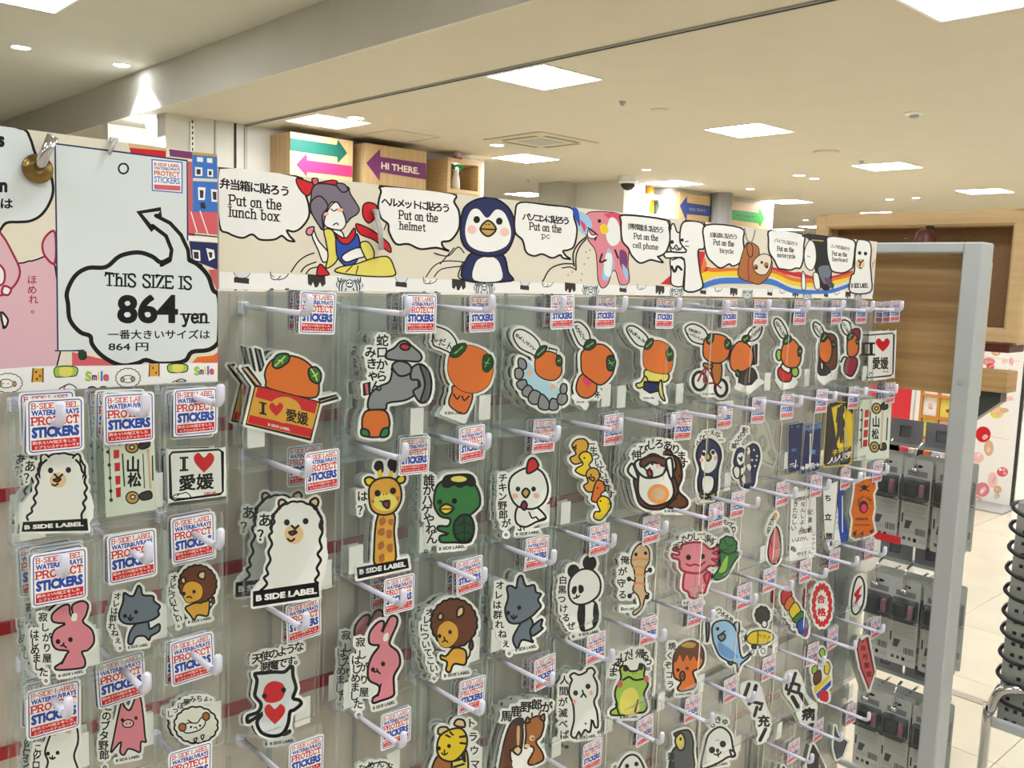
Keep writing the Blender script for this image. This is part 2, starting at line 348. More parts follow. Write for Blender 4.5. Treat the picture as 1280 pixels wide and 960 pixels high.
def plane_map(Y, yaw=0., X0=0.):
    """picture point -> (x along the plane, z) on the vertical plane through (X0, Y) turned by yaw"""
    if yaw == 0.:
        def f(p): d = ray(*p); t = Y/d[1]; return d[0]*t, 0., d[2]*t
    else:
        n = np.array([math.sin(yaw), math.cos(yaw)])   # plane normal in xy
        c = n[0]*X0+n[1]*Y
        def f(p): d = ray(*p); t = c/(n[0]*d[0]+n[1]*d[1]); return d[0]*t, d[1]*t-Y, d[2]*t
    return f
EPS = 6e-6
def levels(art):
    """ink layers that do not overlap share one height"""
    bb = [(min(p[0] for p in v), max(p[0] for p in v), min(p[1] for p in v), max(p[1] for p in v)) for v, f, c, b in art.L]
    B = np.array(bb); lv = np.zeros(len(bb), int)
    for i in range(1, len(bb)):
        m = (B[:i, 0] < B[i, 1]) & (B[:i, 1] > B[i, 0]) & (B[:i, 2] < B[i, 3]) & (B[:i, 3] > B[i, 2])
        lv[i] = lv[:i][m].max()+1 if m.any() else 0
    return lv
def outline(art, margin, cell):
    """union of everything drawn, grown by margin: the die-cut edge of the sticker"""
    A = [np.array(v) for v, f, c, b in art.L if b]
    lo = np.min([a.min(0) for a in A], 0)-margin*2-cell*3; hi = np.max([a.max(0) for a in A], 0)+margin*2+cell*3
    nx, ny = int((hi[0]-lo[0])/cell)+2, int((hi[1]-lo[1])/cell)+2
    gx, gy = np.meshgrid(lo[0]+np.arange(nx)*cell, lo[1]+np.arange(ny)*cell); g = np.zeros((ny, nx), bool)
    for v, f, c, b in art.L:
        if not b: continue
        v = np.array(v)
        for fc in f:
            q = v[list(fc)]; a0 = np.floor((q.min(0)-lo)/cell).astype(int)-1; a1 = np.ceil((q.max(0)-lo)/cell).astype(int)+2
            X = gx[a0[1]:a1[1], a0[0]:a1[0]]; Y = gy[a0[1]:a1[1], a0[0]:a1[0]]; ins = np.zeros(X.shape, bool)
            for i in range(len(q)):
                x1, y1 = q[i]; x2, y2 = q[(i+1) % len(q)]
                if y1 == y2: continue
                ins ^= ((Y < y1) != (Y < y2)) & (X < (x2-x1)*(Y-y1)/(y2-y1)+x1)
            g[a0[1]:a1[1], a0[0]:a1[0]] |= ins
            m = ((q-lo)/cell).round().astype(int); g[m[:, 1], m[:, 0]] = True
    R = int(math.ceil(margin/cell)); d = np.zeros_like(g)
    for dy in range(-R, R+1):
        for dx in range(-R, R+1):
            if dx*dx+dy*dy <= (margin/cell)**2+.5: d |= np.roll(np.roll(g, dy, 0), dx, 1)
    f = d.astype(float)
    for _ in range(2): f = (f+np.roll(f, 1, 0)+np.roll(f, -1, 0)+np.roll(f, 1, 1)+np.roll(f, -1, 1))/5
    # marching squares
    segs = {}
    I = f-.5
    def pt(y0, x0, y1, x1):
        a, b = I[y0, x0], I[y1, x1]; t = a/(a-b); return (round(x0+(x1-x0)*t, 4), round(y0+(y1-y0)*t, 4))
    B = I > 0
    cases = np.argwhere(~((B[:-1, :-1] == B[1:, :-1]) & (B[:-1, :-1] == B[:-1, 1:]) & (B[:-1, :-1] == B[1:, 1:])))
    for y, x in cases:
        c = [(y, x), (y, x+1), (y+1, x+1), (y+1, x)]; e = []
        for k in range(4):
            p, q = c[k], c[(k+1) % 4]
            if B[p] != B[q]: e.append((B[p], pt(*(p+q if p < q else q+p))))
        outs = [q for b, q in e if b]; ins_ = [q for b, q in e if not b]
        for a, b in zip(outs, ins_): segs[a] = b
    best = []
    while segs:
        st = next(iter(segs)); lp = [st]; cur = segs.pop(st)
        while cur != st and cur in segs: lp.append(cur); cur = segs.pop(cur)
        if len(lp) > len(best): best = lp
    q = np.array(best)*cell+lo
    # simplify
    out = [q[0]]
    for i in range(1, len(q)-1):
        a, b, c = out[-1], q[i], q[i+1]; l = np.hypot(*(c-a)) or 1
        if abs((c-a)[0]*(b-a)[1]-(c-a)[1]*(b-a)[0])/l > cell*.06 or l > cell*8: out.append(b)
    return out
def print_mesh(name, art, org, pm, base=None, base_col='W', thick=.0007, y0=0., mt=None, margin=3.0, rect=None):
    """flat printed thing: cut outline with thickness, ink layers on its front (facing -Y)"""
    V = []; Fc = []; Cc = []; 
    def P(p, off):
        x, dy, z = pm(p); return (x-org[0], dy+off, z-org[2])
    if base is None: base = outline(art, margin, max(.45, margin*.3))
    if rect is not None: base = rect
    n = len(base); bc = PALC[base_col]; k = 0
    V += [P(p, y0) for p in base]+[P(p, y0+thick) for p in base]
    ar = sum(base[i][0]*base[(i+1) % n][1]-base[(i+1) % n][0]*base[i][1] for i in range(n))
    fr = tuple(range(n)) if ar < 0 else tuple(range(n-1, -1, -1))
    Fc.append(fr); Cc.append(bc); Fc.append(tuple(n+i for i in reversed(fr))); Cc.append((.55, .60, .56))
    for i in range(n): Fc.append((i, (i+1) % n, n+(i+1) % n, n+i)); Cc.append(bc)
    for li, (v, f, c, b) in zip(levels(art) if art.L else [], art.L):
        k = len(V); V += [P(p, y0-EPS*(li+1.5)) for p in v]; cc = PALC[c]
        for q in f: Fc.append(tuple(a+k for a in q)); Cc.append(cc)
    me = bpy.data.meshes.new(name); me.from_pydata([tuple(map(float, v)) for v in V], [], Fc)
    at = me.attributes.new('Col', 'FLOAT_COLOR', 'CORNER')
    lt = np.array([len(q) for q in Fc]); cc = np.ones((int(lt.sum()), 4), np.float32); cc[:, :3] = np.repeat(np.array(Cc), lt, axis=0)
    at.data.foreach_set('color', cc.ravel()); me.materials.append(mt or M['print']); me.update()
    return me
# ------------------------------------------------------------------ sticker artwork (crop origin, drawing)
ART = {}
def A(name, crop, src): ART[name] = (crop, src)
MAND = '''P O %s;'''
A('crate', 'd1', '''w 7; Q S 235,300 258,310 278,385 262,418
Q i 168,398 196,396 266,486 240,492; Q i 560,575 552,560 640,536 650,548
P O 290,470 285,420 320,360 400,338 480,360 540,420 555,480 540,545 440,540 300,500
P G 322,384 345,335 400,330 402,368 350,402; L 5 y 335,390 365,362 385,342; L 4 y 350,362 368,362 372,375
P G 505,405 540,395 566,430 556,476 520,466 505,440; L 5 y 515,405 535,435 545,462; L 4 y 524,440 538,438 548,425
Q M 236,488 560,572 512,758 190,680; w 0
q R 250,492 548,570 534,628 236,545; q R 208,634 524,705 510,748 198,674; e M 385,610 82 66 10
bold .04; m .24; I K 275 602 62
T K 446,645 62 110 愛媛; T c 355,695 14 110 B_SIDE_LABEL; H R 341 606 66''')
ART['crate'] = ('d1', ART['crate'][1].replace('T K 446,645 62 110', 'T K 446 645 66 112').replace('T c 355,695 14 110', 'T c 355 695 14 110'))
A('tap', 'd1', '''w 8; P S 805,608 808,540 850,495 905,470 920,420 925,400 1010,400 1016,455 1050,455 1045,520 990,560 900,575 885,608
P S 1015,455 1020,400 1060,380 1100,410 1118,480 1100,560 1060,572 1030,530 1030,510 1060,490 1050,460
P s 1060,385 1100,410 1118,480 1102,556 1062,570 1085,480
P S 925,405 925,380 960,365 1010,385 1012,425 960,440; P S 890,350 895,320 930,300 960,270 990,265 1020,290 1060,325 1068,352 1050,368 1000,365 940,362
E R 985 294 24 16 5; L 6 K 800,608 890,606
P O 770,680 775,640 800,612 880,612 905,650 905,700 880,740 800,745 775,715; P G 768,735 768,705 800,712 805,742; P G 862,745 872,708 902,700 900,738
C K 62 蛇口から 872,262 868,440; bold .05; C K 60 みきゃん 812,320 818,372 824,432 842,490
Q r 778,480 806,472 808,530 784,536''')
def mand(name, crop, bub, btxt, head, leaf1, leaf2, rest, bs=24):
    def vein(lf):
        q = [tuple(map(float, z.split(','))) for z in lf.split()]; cx = sum(a for a, b in q)/len(q); cy = sum(b for a, b in q)/len(q); v = ''
        for k in (0, 2): v += ';L 2.2 L %f,%f %f,%f' % (cx+(q[k][0]-cx)*.6, cy+(q[k][1]-cy)*.6, cx-(q[k][0]-cx)*.5, cy-(q[k][1]-cy)*.5)
        return v
    leaf2 += vein(leaf2)+vein(leaf1)
    A(name, crop, 'w 6; ' + bub + '; ' + rest + ';P O ' + head + ';P g ' + leaf1 + ';P g ' + leaf2 + ';bold .04; ' + btxt)
mand('mandarin_sit', 'd2', 'P W 170,200 190,195 240,215 275,255 285,300 262,315 255,330 240,318 200,300 165,280', 'C K 40 んだん 172,252 250,288',
     '238,400 255,320 330,285 410,305 455,350 465,420 440,490 380,525 310,515 255,465', '250,340 270,290 325,275 330,305 290,345', '412,370 420,335 455,335 468,380 440,420 415,410',
     '''P O 260,520 265,490 320,500 355,505 362,550 345,600 325,628 290,620 250,590 245,560; L 6 K 268,530 285,555 298,540; L 6 K 310,540 322,562 345,540
w 3; q W 210,625 225,598 330,640 322,668; T K 270 625 14 90 B_SIDE_LABEL''')
mand('mandarin_bath', 'd2', 'P W 568,250 575,215 610,208 660,235 695,275 700,315 682,325 678,342 655,328 600,300', 'm .6; C K 27 ぬくいのぅ〜 590,240 680,310; m 0',
     '675,400 680,350 730,318 780,330 805,375 805,430 770,462 720,455 685,430', '672,345 700,295 735,290 725,320 690,350', '780,360 790,335 808,350 808,385 788,388',
     '''p H 610,400 640,370 700,440 780,490 800,520 740,560 660,540 620,480; e z 646 425 14 14; e z 765 495 14 14
P S 590,370 600,350 628,365 630,400 600,408; P S 575,410 600,400 618,425 605,455 578,450; P S 585,470 625,458 635,490 610,510 588,495
P S 610,515 640,485 665,510 650,545 620,540; P S 640,550 665,510 705,530 700,575 660,580; P S 690,590 705,530 740,560 750,600 720,610; P S 745,600 755,555 785,560 790,600 765,612
P S 785,570 795,530 830,530 835,565 810,585; P S 800,510 810,480 832,485 832,520 810,530; w 5; Q W 745,300 785,310 780,335 742,322''')
mand('mandarin_heart', 'd2', 'P W 862,200 868,175 900,172 935,205 950,245 945,275 925,285 915,292 890,270', 'C K 24 すきやけんよ 880,195 930,265',
     '905,370 910,320 960,285 1020,285 1065,330 1075,390 1050,450 1000,485 940,450 910,420', '918,300 940,260 975,262 975,290 945,310', '1035,350 1060,338 1078,370 1062,412 1038,405',
     '''P O 900,440 940,430 980,470 980,520 940,550 900,540 880,500; H Q 940 468 56; q F 870,545 885,535 935,580 925,600; T K 902 570 8 40 B_SIDE_LABEL
L 4 K 985,515 990,550; L 4 K 972,530 1000,535; L 4 K 975,545 995,520''')
mand('mandarin_shirt', 'd3', 'P W 15,215 25,190 60,195 105,230 125,265 118,290 105,295 60,280', 'm .5; C K 22 がんばりょいよ〜 30,212 108,272; m 0',
     '95,350 105,290 150,262 200,270 238,305 245,370 225,425 160,425 105,400', '100,300 118,258 148,255 140,290 118,308', '210,325 225,298 245,315 245,355 220,365',
     '''P y 105,410 165,420 222,430 215,465 170,470 110,460; P y 105,440 85,470 60,480 70,500 100,492 118,465; P y 185,460 195,520 205,565 180,540 172,490; Q N 100,470 172,475 172,515 130,525 98,505
w 3; q F 90,525 160,548 160,575 90,545; T K 125 550 9 55 B_SIDE_LABEL''')
mand('mandarin_bike', 'd3', 'P W 308,215 315,190 350,180 400,205 420,245 410,275 395,282 340,265', 'm .25; C K 19 自転車で 330,208 375,225; C K 19 いってらっしゃい 325,228 402,260; m 0',
     '395,310 405,255 450,230 510,245 530,290 520,345 480,375 430,370 400,345', '415,270 420,235 445,230 445,262 430,280', '505,290 508,260 530,262 532,295 515,305',
     '''E - 378 465 36 48; E - 485 500 32 44; w 12; oc K; E - 378 465 34 46; E - 485 500 30 42; L 8 D 370,465 410,400 455,470 485,500; L 8 D 410,410 400,470 455,475; w 6
P j 440,380 480,370 490,410 480,470 455,480 440,430; P j 400,375 440,385 435,405 400,395; T K 425 530 9 60 B_SIDE_LABEL''')
mand('mandarin_hat', 'd3', 'P W 620,235 640,205 680,180 690,205 670,250 630,265', 'm -.6; C K 20 またきてね 636,245 680,205; m 0',
     '530,380 535,320 570,270 610,275 645,320 640,380 600,415 550,415', '590,260 600,240 625,238 625,262 605,275', '560,415 575,412 580,440 562,440',
     '''P D 545,350 560,300 600,280 640,300 640,340 600,320; P k 575,420 640,400 665,450 640,480 580,480 575,450; q F 560,500 575,475 625,500 665,455 690,470 625,520; Q S 645,290 662,280 662,380 650,385''')
mand('mandarin_kimono', 'd3', 'P W 750,180 760,152 785,165 812,210 818,245 805,255 780,240', 'C K 20 おめでたいねえ 765,175 805,240',
     '785,330 800,275 840,255 875,290 885,350 865,395 815,395 790,365', '795,275 810,240 832,240 835,265 812,280', '870,310 880,292 890,310 885,335 873,340',
     '''E L 775 335 15 28; P R 775,400 810,390 840,420 830,465 790,465 770,435; P W 790,380 830,400 825,425 790,405; E L 855 418 18 26; q F 765,460 800,475 860,470 845,490 790,500''')
mand('mandarin_wig', 'd3', 'P W 945,195 955,170 985,190 1000,230 990,250 965,235', 'C K 18 おどろいたなあ 955,190 990,238',
     '975,310 985,260 1020,245 1040,290 1035,350 1010,375 980,350', '985,260 995,225 1012,225 1015,250 998,268', '1040,280 1048,262 1055,285 1050,300',
     '''P T 975,370 975,280 1010,230 1055,240 1065,300 1060,390 1030,410 980,400; P k 975,375 1020,400 1035,440 1000,445 970,420; Q W 980,370 998,378 996,410 982,400; q F 965,440 1010,440 1040,420 1035,450 1000,475''')
mand('mandarin_cape', 'd3', 'P W 1085,190 1095,160 1125,170 1135,205 1120,235 1100,225', 'C K 17 ただいまあ 1100,180 1120,220',
     '1115,300 1120,250 1150,230 1172,260 1170,320 1145,345 1120,335', '1115,255 1125,228 1148,225 1145,245 1128,260', '1160,262 1170,255 1172,275 1165,280',
     '''P D 1130,225 1150,205 1178,210 1175,260 1150,240; P D 1100,400 1115,350 1160,350 1165,390 1140,440 1110,430; L 7 K 1085,370 1100,345 1118,350''')
HEARTSQ = '''w 7; %s'''
A('love_square', 'e2', '''p W 506,708 520,698 630,694 642,702 634,912 624,930 505,945 500,930; w 0
l 5 K 500,716 622,706 630,714 624,908 612,918 500,930; bold .05; I K 516 785 66
H R 574 764 66; T K 562 856 62 80 愛媛; T R 588 898 7 30 B_SIDE_LABEL; L 3 K 506,915 512,902 522,908''')
A('love_square_small', 'c3', '''p W 832,20 850,6 1100,0 1122,10 1128,225 1115,242 860,272 840,262; w 0
l 8 K 862,22 1095,8 1112,20 1114,218 1102,230 872,262 854,250 848,38 862,22; bold .05; m -.05; I K 920 80 72
H R 1020 72 98; m -.07; T K 982 170 82 176 愛媛; T R 1053 226 14 62 B_SIDE_LABEL
w 4; P W 865,250 880,232 910,228 930,222 952,240 940,250; L 4 K 885,240 895,232''')
ALP = '''w 8; P W %s'''
A('alpaca_small', 'c3', '''w 8; F W 15 .04 308 110 115 82; p W 200,200 420,200 430,380 110,380; P W 210,75 205,40 225,30 250,60; P W 360,60 385,30 402,45 395,85
p W 225,60 380,60 400,200 220,220; L 9 K 232,60 205,85 195,120 180,140 192,170 178,200 185,225 168,250 178,275 158,300 160,320 135,340 140,360
L 9 K 380,60 402,85 410,115 428,140 422,170 435,200 422,225 432,250 415,275 425,300 408,330 410,360
e t 290 160 42 38; D K 14 253,112 342,110; L 8 K 272,130 292,148 312,132; L 8 K 292,148 290,162; P R 268,160 290,152 302,156 288,168; L 7 K 260,182 275,188 290,178
Q K 116,378 436,358 440,405 108,414; bold .05; m -.06; T W 270 388 22 296 B_SIDE_LABEL; m 0; bold .03; C K 62 あ？ 150,90 148,150''')
A('alpaca_large', 'd4', '''w 9; P t 278,372 275,345 295,338 318,362; P t 430,350 455,330 472,345 462,372; F W 16 .04 365 470 125 120; p W 250,480 480,480 470,760 170,785 225,700
L 10 K 312,352 275,378 262,400 240,420 252,450 232,475 240,500 225,520 240,560 222,600 232,640 212,680 220,710 200,730 215,760 180,795
L 10 K 430,355 462,380 470,405 488,430 478,470 492,500 478,540 488,580 468,610 484,640 464,680 474,710 455,740 470,755
e t 350 510 48 50; e W 365 420 70 50; D K 15 314,452 408,446; L 9 K 338,468 355,482 372,468; L 8 K 355,482 352,500; P R 326,502 350,496 362,502 340,514; L 8 K 318,534 335,546 352,534
Q K 148,806 472,755 474,815 145,868; bold .05; m -.13; T W 312 812 32 305 B_SIDE_LABEL; m 0; bold .04; C K 72 あ？ 205,440 200,515''')
A('giraffe', 'd4', '''w 8; P M 770,415 850,410 850,500 855,650 762,665 750,600; p j 775,440 800,425 810,450 785,470; p j 820,440 845,435 842,465 825,462; p j 770,490 800,480 800,515 772,515; p j 815,490 840,495 835,530 812,525
p j 770,560 795,545 800,575 775,590; p j 815,565 842,560 840,600 818,595; p j 775,620 800,610 800,645 778,650
P K 755,180 765,150 790,155 790,200; P K 822,170 830,140 858,145 852,200; q Y 765,200 785,185 800,245 775,245; q Y 828,195 845,195 842,250 815,240
P Y 705,235 730,225 760,245 740,270 712,262; P Y 860,240 885,215 905,225 900,250 870,258; P M 725,330 730,270 770,235 840,230 880,270 885,340 850,400 790,415 740,390
e y 805 350 60 45; D K 16 768,306 845,294; D K 4 798,312 812,310; P D 795,350 825,345 822,380 802,372; L 6 K 780,345 805,350 828,342; p j 735,350 745,335 752,355; p j 860,330 875,320 872,342
Q K 665,686 918,636 922,672 668,730; bold .05; m -.18; T W 793 680 26 232 B_SIDE_LABEL; m 0; bold .04; C K 56 は？ 692,320 694,390''')
A('kappa', 'd5', '''w 9; P G 90,360 105,270 165,235 260,235 310,290 320,360 290,400 250,430 270,440 280,520 262,552 190,552 125,550 120,520 160,510 110,490 115,470 160,470 170,435 120,420
P g 200,440 230,415 270,420 290,470 280,530 240,552 200,530 188,480; L 4 K 205,470 240,455 285,470; L 4 K 200,510 240,500 284,515; L 4 K 240,425 242,545
P K 135,265 145,225 190,215 270,215 295,250 280,270 250,262 220,275 190,262 160,275; e y 214 235 40 15; D K 14 118,350 192,345; P Y 118,385 150,360 188,382 150,412; L 5 K 120,386 186,384
C K 60 誰がハゲやねん。 65,240 62,300 55,350 55,400 72,460 82,520 68,580; w 0; m -.1; T K 180 578 16 130 B_SIDE_LABEL''')
A('chicken', 'd5', '''w 8; P W 505,380 560,350 610,380 650,430 600,450 545,475 500,450; P W 465,290 480,220 560,178 630,200 660,280 640,350 580,385 500,365
P R 555,205 560,150 580,130 600,140 612,170 590,195; D K 12 510,285 588,285; e z 495 320 15 13; e z 602 318 15 13; P U 530,305 548,282 568,300 550,328; P D 525,370 540,345 555,365 542,390
L 6 K 565,400 580,430 600,425 615,440 640,430; L 5 K 520,475 525,492 510,488; L 5 K 535,475 542,490; C K 48 チキン野郎が。 435,230 432,300 432,400 465,500; m -.1; T K 560 505 14 120 B_SIDE_LABEL''')
A('ducklings', 'd5', '''w 6; P M 780,70 800,40 840,35 862,60 850,100 820,120 830,150 790,160 770,130 800,110; P Y 815,125 835,100 870,105 882,140 865,165 880,190 850,220 800,200 805,180 835,160
P M 850,210 870,182 905,185 918,220 905,250 900,290 860,300 838,270 860,250; P O 895,262 910,240 940,255 945,290 925,310 915,350 880,345 880,320; P Y 905,350 930,320 965,335 975,370 960,400 925,440 890,430 895,400 920,395
D K 5 800,68 842,130 875,215 908,280 922,345; P M 785,75 800,80 790,90; P M 862,228 890,228 888,245
C K 42 一生ついていきます。 875,60 985,345; m -.3; ''')
A('squirrel', 'd6', '''w 9; P T 150,400 180,330 150,250 120,270 190,290 210,380 190,450 235,500 225,535 150,540 130,520 180,490 150,450; P T -20,460 -30,390 0,320 60,270 120,300 160,360 190,440 180,480 120,540 50,545 0,520
P W -10,450 0,350 40,340 120,340 150,380 170,460 140,510 60,530 10,500; P W -25,330 -10,300 90,290 130,320 110,375 40,390 0,370; P T 0,320 20,290 80,280 130,300 120,330 60,310 20,335; e o 92 470 55 50; e i 92 470 35 32
D K 8 5,330 62,318; L 6 K 20,340 35,352 50,340; P R 35,355 55,352 60,378 45,385; e A 90 330 12 10; P W 130,310 145,290 160,300 165,380 150,390
P W -60,360 -45,320 -30,330 -10,400; C K 52 伸びしろあります。 -18,275 25,240 75,215 130,222 180,245 215,290 218,365; T K 170 555 12 95 B_SIDE_LABEL''')
A('penguin', 'd6', '''w 8; P N 282,280 300,220 345,195 390,225 405,280 390,350 385,440 375,460 320,475 295,460 290,400 300,345
p W 305,290 318,250 340,270 365,245 388,285 375,340 340,365 310,345; P W 310,390 340,375 370,390 368,440 345,470 312,460; D K 10 318,270 365,262; P U 328,285 340,262 355,285 340,305; e z 308 300 10 12; e z 378 290 10 12
P U 300,475 330,470 340,490 310,488; P U 345,475 375,462 378,480 352,488; C K 32 とびてぇなー 292,215 320,175 352,158 385,165 405,200; T K 335 497 10 62 B_SIDE_LABEL''')
A('penguin_pair', 'd6', '''w 6; P N 470,300 485,250 510,240 530,270 525,320 500,340 475,330; p W 485,300 492,270 515,265 520,305 500,325; P W 465,350 480,330 500,345 495,390 475,385
P N 535,260 560,220 590,235 598,290 580,360 570,420 545,440 510,430 500,390 530,350; P W 530,250 545,230 555,260 540,280; P W 530,330 545,315 560,335 548,360; P W 505,390 525,372 530,410 515,425; D F 5 570,250 585,280 560,300 575,330 582,300
D K 5 495,290 510,285 538,250; P U 500,295 508,290 507,305; C K 30 巣立ちの歌 470,230 505,180 525,150''')
A('strip_pale', 'd6', '''w 5; Q l 575,120 620,60 660,140 700,300 690,330 640,310 600,200; P n 578,140 590,118 605,130 608,165 590,175; P q 625,200 640,180 658,205 655,250 635,260 620,230; P w 628,215 640,205 648,225 640,245; P q 668,270 685,250 698,275 690,310; D F 6 588,138 638,205''')
A('navy_card', 'd6', '''w 0; q N 745,125 815,112 800,350 738,365; C u 14 大洲 760,135 790,132; m -.1; T u 770 250 14 24 ZO; L 4 F 752,322 768,318; L 4 F 775,340 780,300; T F 768 330 10 40 ←出口''')
A('navy_card_arrow', 'd6', '''w 0; q N 828,130 908,112 895,345 803,374; l 4 F 853,170 848,330; q F 848,170 858,168 853,205; C F 30 ←駅名→ 818,338 885,322; C u 26 大洲王国 835,145 895,130; T u 868 260 22 22 愛''')
A('yellow_sign', 'd6', '''w 0; q 7 935,15 955,5 1060,12 1072,25 1058,318 1045,328 925,340 912,328; w 5; Q k 940,30 960,14 1052,20 1062,32 1048,308 1040,316 928,328 922,318; w 0
q Y 958,38 1010,18 1062,70 1060,230 988,240; p k 992,60 1000,30 1018,25 1024,55 1015,80 1028,120 1010,150 985,145; l 8 k 992,40 984,110; q k 985,150 1015,150 1010,215 1000,218 998,180 985,215 978,215; L 8 k 1015,150 1018,215
bold .05; m -.1; C Y 28 子供が 975,262 1035,238; C F 36 ノリノリです 950,305 1045,272''')
A('medal_card', 'd6', '''w 0; q 8 1098,30 1110,0 1260,-10 1244,290 1085,304; w 5; E U 1182 42 22 26; E F 1182 42 7 8; P k 1205,25 1230,10 1238,40 1212,48; E U 1172 235 22 26; E F 1172 235 7 8; P k 1198,225 1225,215 1230,245 1202,250
w 0; bold .06; q R 1125,50 1145,48 1143,85 1122,88; q R 1122,100 1142,98 1140,135 1120,138; q R 1120,150 1140,148 1138,185 1117,188; q R 1117,200 1137,198 1135,232 1114,235
l 4 k 1112,55 1105,240; T K 1180 108 60 34 山; T K 1176 170 56 36 松; bold .03; l 5 k 1152,60 1143,230; l 6 i 1212,60 1204,240; l 5 k 1238,90 1232,200; D k 6 1108,50 1107,100 1105,150 1103,200''')
A('medal_card_left', 'c3', '''w 0; q 8 515,-60 768,-98 785,308 530,348; w 5; E U 660 -4 32 28; E F 660 -4 11 10; P k 695,-20 740,-50 748,-10 705,5; E U 662 248 32 30; E F 664 245 11 10; P k 700,230 750,215 758,250 708,260
w 0; bold .06; q R 568,10 596,8 596,50 568,54; q R 572,75 600,72 600,114 574,118; q R 576,140 602,138 602,180 578,184; q R 578,200 604,196 604,244 582,248
m -.05; T K 665 82 84 62 山; T K 672 158 76 70 松; l 6 k 612,30 622,190; l 4 k 545,0 556,260; D k 9 540,20 546,85 550,150 554,215 556,260; l 9 i 740,10 752,200; l 6 k 762,40 764,160; l 4 k 715,30 722,200
w 0; D T 7 590,-60 598,-20; m 0''')
A('angel_devil', 'd7', '''w 14; P w 160,560 165,520 155,490 200,485 250,480 300,480 325,460 342,455 345,500 360,560 345,610 375,620 385,640 350,670 330,680 320,740 290,790 235,800 185,780 165,730 190,690 140,720 118,730 120,700 170,680 185,640 155,600
w 0; P R 195,590 210,545 250,525 295,540 305,580 285,620 240,635 205,625; H R 254 690 100; D K 13 202,600 298,570; p k 290,790 330,765 335,785 300,802
m -.15; bold .04; C K 54 天使のような 165,412 375,352; C K 54 悪魔です。 205,455 375,415; T K 290 830 15 120 B_SIDE_LABEL''')
A('rabbit', 'd7', '''w 9; P P 775,350 745,345 725,330 730,280 765,235 795,225 800,245 790,280 830,205 862,205 865,240 835,310 830,345 870,380 880,440 850,500 850,560 845,600 780,625 745,635 745,610 770,590 775,550 725,520 720,460 740,400
p W 800,295 822,285 818,320 798,325; D K 11 745,468 795,440; L 7 K 752,480 768,478 780,488; L 7 K 768,478 765,465; L 6 K 785,540 770,600; C K 52 はじめました。 660,420 660,500 650,600 690,680; C K 50 寂しがり屋 682,330 700,480 700,580; m -.3; T K 800 645 16 110 B_SIDE_LABEL''')
A('lion', 'd7', '''w 8; P M 1110,400 1150,360 1205,370 1212,420 1200,445 1150,440 1130,480 1110,470 1115,430 1085,415 1085,395; F T 20 .05 1150 235 112 118; P t 1165,205 1170,165 1195,155 1195,190; P t 1070,215 1075,190 1092,190 1092,215
w 3; P M 1065,300 1075,250 1120,222 1165,250 1170,310 1130,355 1085,350; D K 10 1078,300 1130,280; L 6 K 1092,330 1105,322 1118,330; L 6 K 1105,322 1100,305; w 8; L 7 K 1212,420 1228,395 1232,360; P T 1225,350 1238,320 1245,350 1235,370
C K 46 オレについてこい。 1030,180 1000,250 1010,350 1035,430 1065,500; m -.15; T K 1165 490 16 130 B_SIDE_LABEL''')
A('wolf', 'd8', '''w 8; P n 435,250 470,200 500,220 505,270 495,310 505,330 450,320 430,360 415,350 405,310; P n 495,260 550,215 545,250 552,265 500,300
P n 365,170 380,110 375,55 400,50 420,60 430,10 450,0 470,50 510,45 520,80 545,90 530,120 545,150 525,175 500,200 440,235 385,230
D K 11 380,185 436,158; L 7 K 395,200 408,215 425,200; L 6 K 408,195 408,215; L 5 S 455,60 440,40 445,25; C K 46 オレは群れねぇ。 340,45 325,140 330,220 365,330 400,375; m -.2; T K 470 360 16 105 B_SIDE_LABEL''')
A('panda', 'd5', '''w 8; P W 820,850 870,840 905,870 900,960 860,990 822,980; P K 825,860 840,850 838,960 815,950 812,900; P K 895,860 910,900 905,950 890,920; E K 788 697 26 30; E K 868 655 30 34
P W 765,820 770,740 820,690 880,690 920,740 915,810 860,855 800,860; p K 778,800 785,775 803,772 802,798 790,812; p K 812,790 815,765 835,770 838,795 820,808; L 6 K 788,832 805,828 818,818; L 6 K 803,815 803,828
p K 825,965 840,962 845,990 825,992; p K 882,940 900,935 900,970 885,972; C K 44 白黒つけるぜ。 735,740 728,830 745,920 800,1010; m -.2; T K 865 1005 14 100 B_SIDE_LABEL''')
A('gecko', 'd5', '''w 6; P i 1085,600 1110,565 1135,560 1165,590 1165,650 1145,690 1145,790 1165,810 1145,830 1130,880 1095,915 1085,900 1120,870 1110,820 1085,790 1095,740 1090,690 1075,650
L 9 o 1090,680 1110,672 1140,680; L 9 o 1092,720 1110,712 1140,720; L 9 o 1092,760 1110,752 1140,760; L 9 o 1085,640 1120,632 1160,640; D K 9 1100,612 1148,606; D K 12 1065,735 1170,690 1068,820 1155,825; L 7 K 1092,745 1068,735; L 7 K 1150,700 1170,690; L 6 K 1090,800 1068,820; L 6 K 1150,815 1158,825
C K 46 俺が守る。 1045,640 1030,710 1025,780 1045,870; m -.1; T K 1060 885 12 70 B_SIDE_LABEL''')
A('axolotl', 'd6', '''w 9; oc D; P P 225,860 260,830 320,840 345,880 330,940 320,965 290,965 280,990 250,985 240,960 215,940; P P 195,800 165,790 160,770 190,775 195,760 165,750 175,738 205,745 210,725 260,712 310,715 350,745 385,735 390,750 365,765 390,775 388,795 360,795 385,815 370,830 345,830 300,865 230,860 200,840
P r 335,920 350,880 345,860 320,880; D K 13 242,787 312,782; L 7 D 232,820 250,828 275,822 300,828 325,810; w 6; oc K; C K 44 まったりしてます。 180,735 230,690 300,680 350,695 380,730; m -.05; T K 268 1012 12 100 B_SIDE_LABEL''')
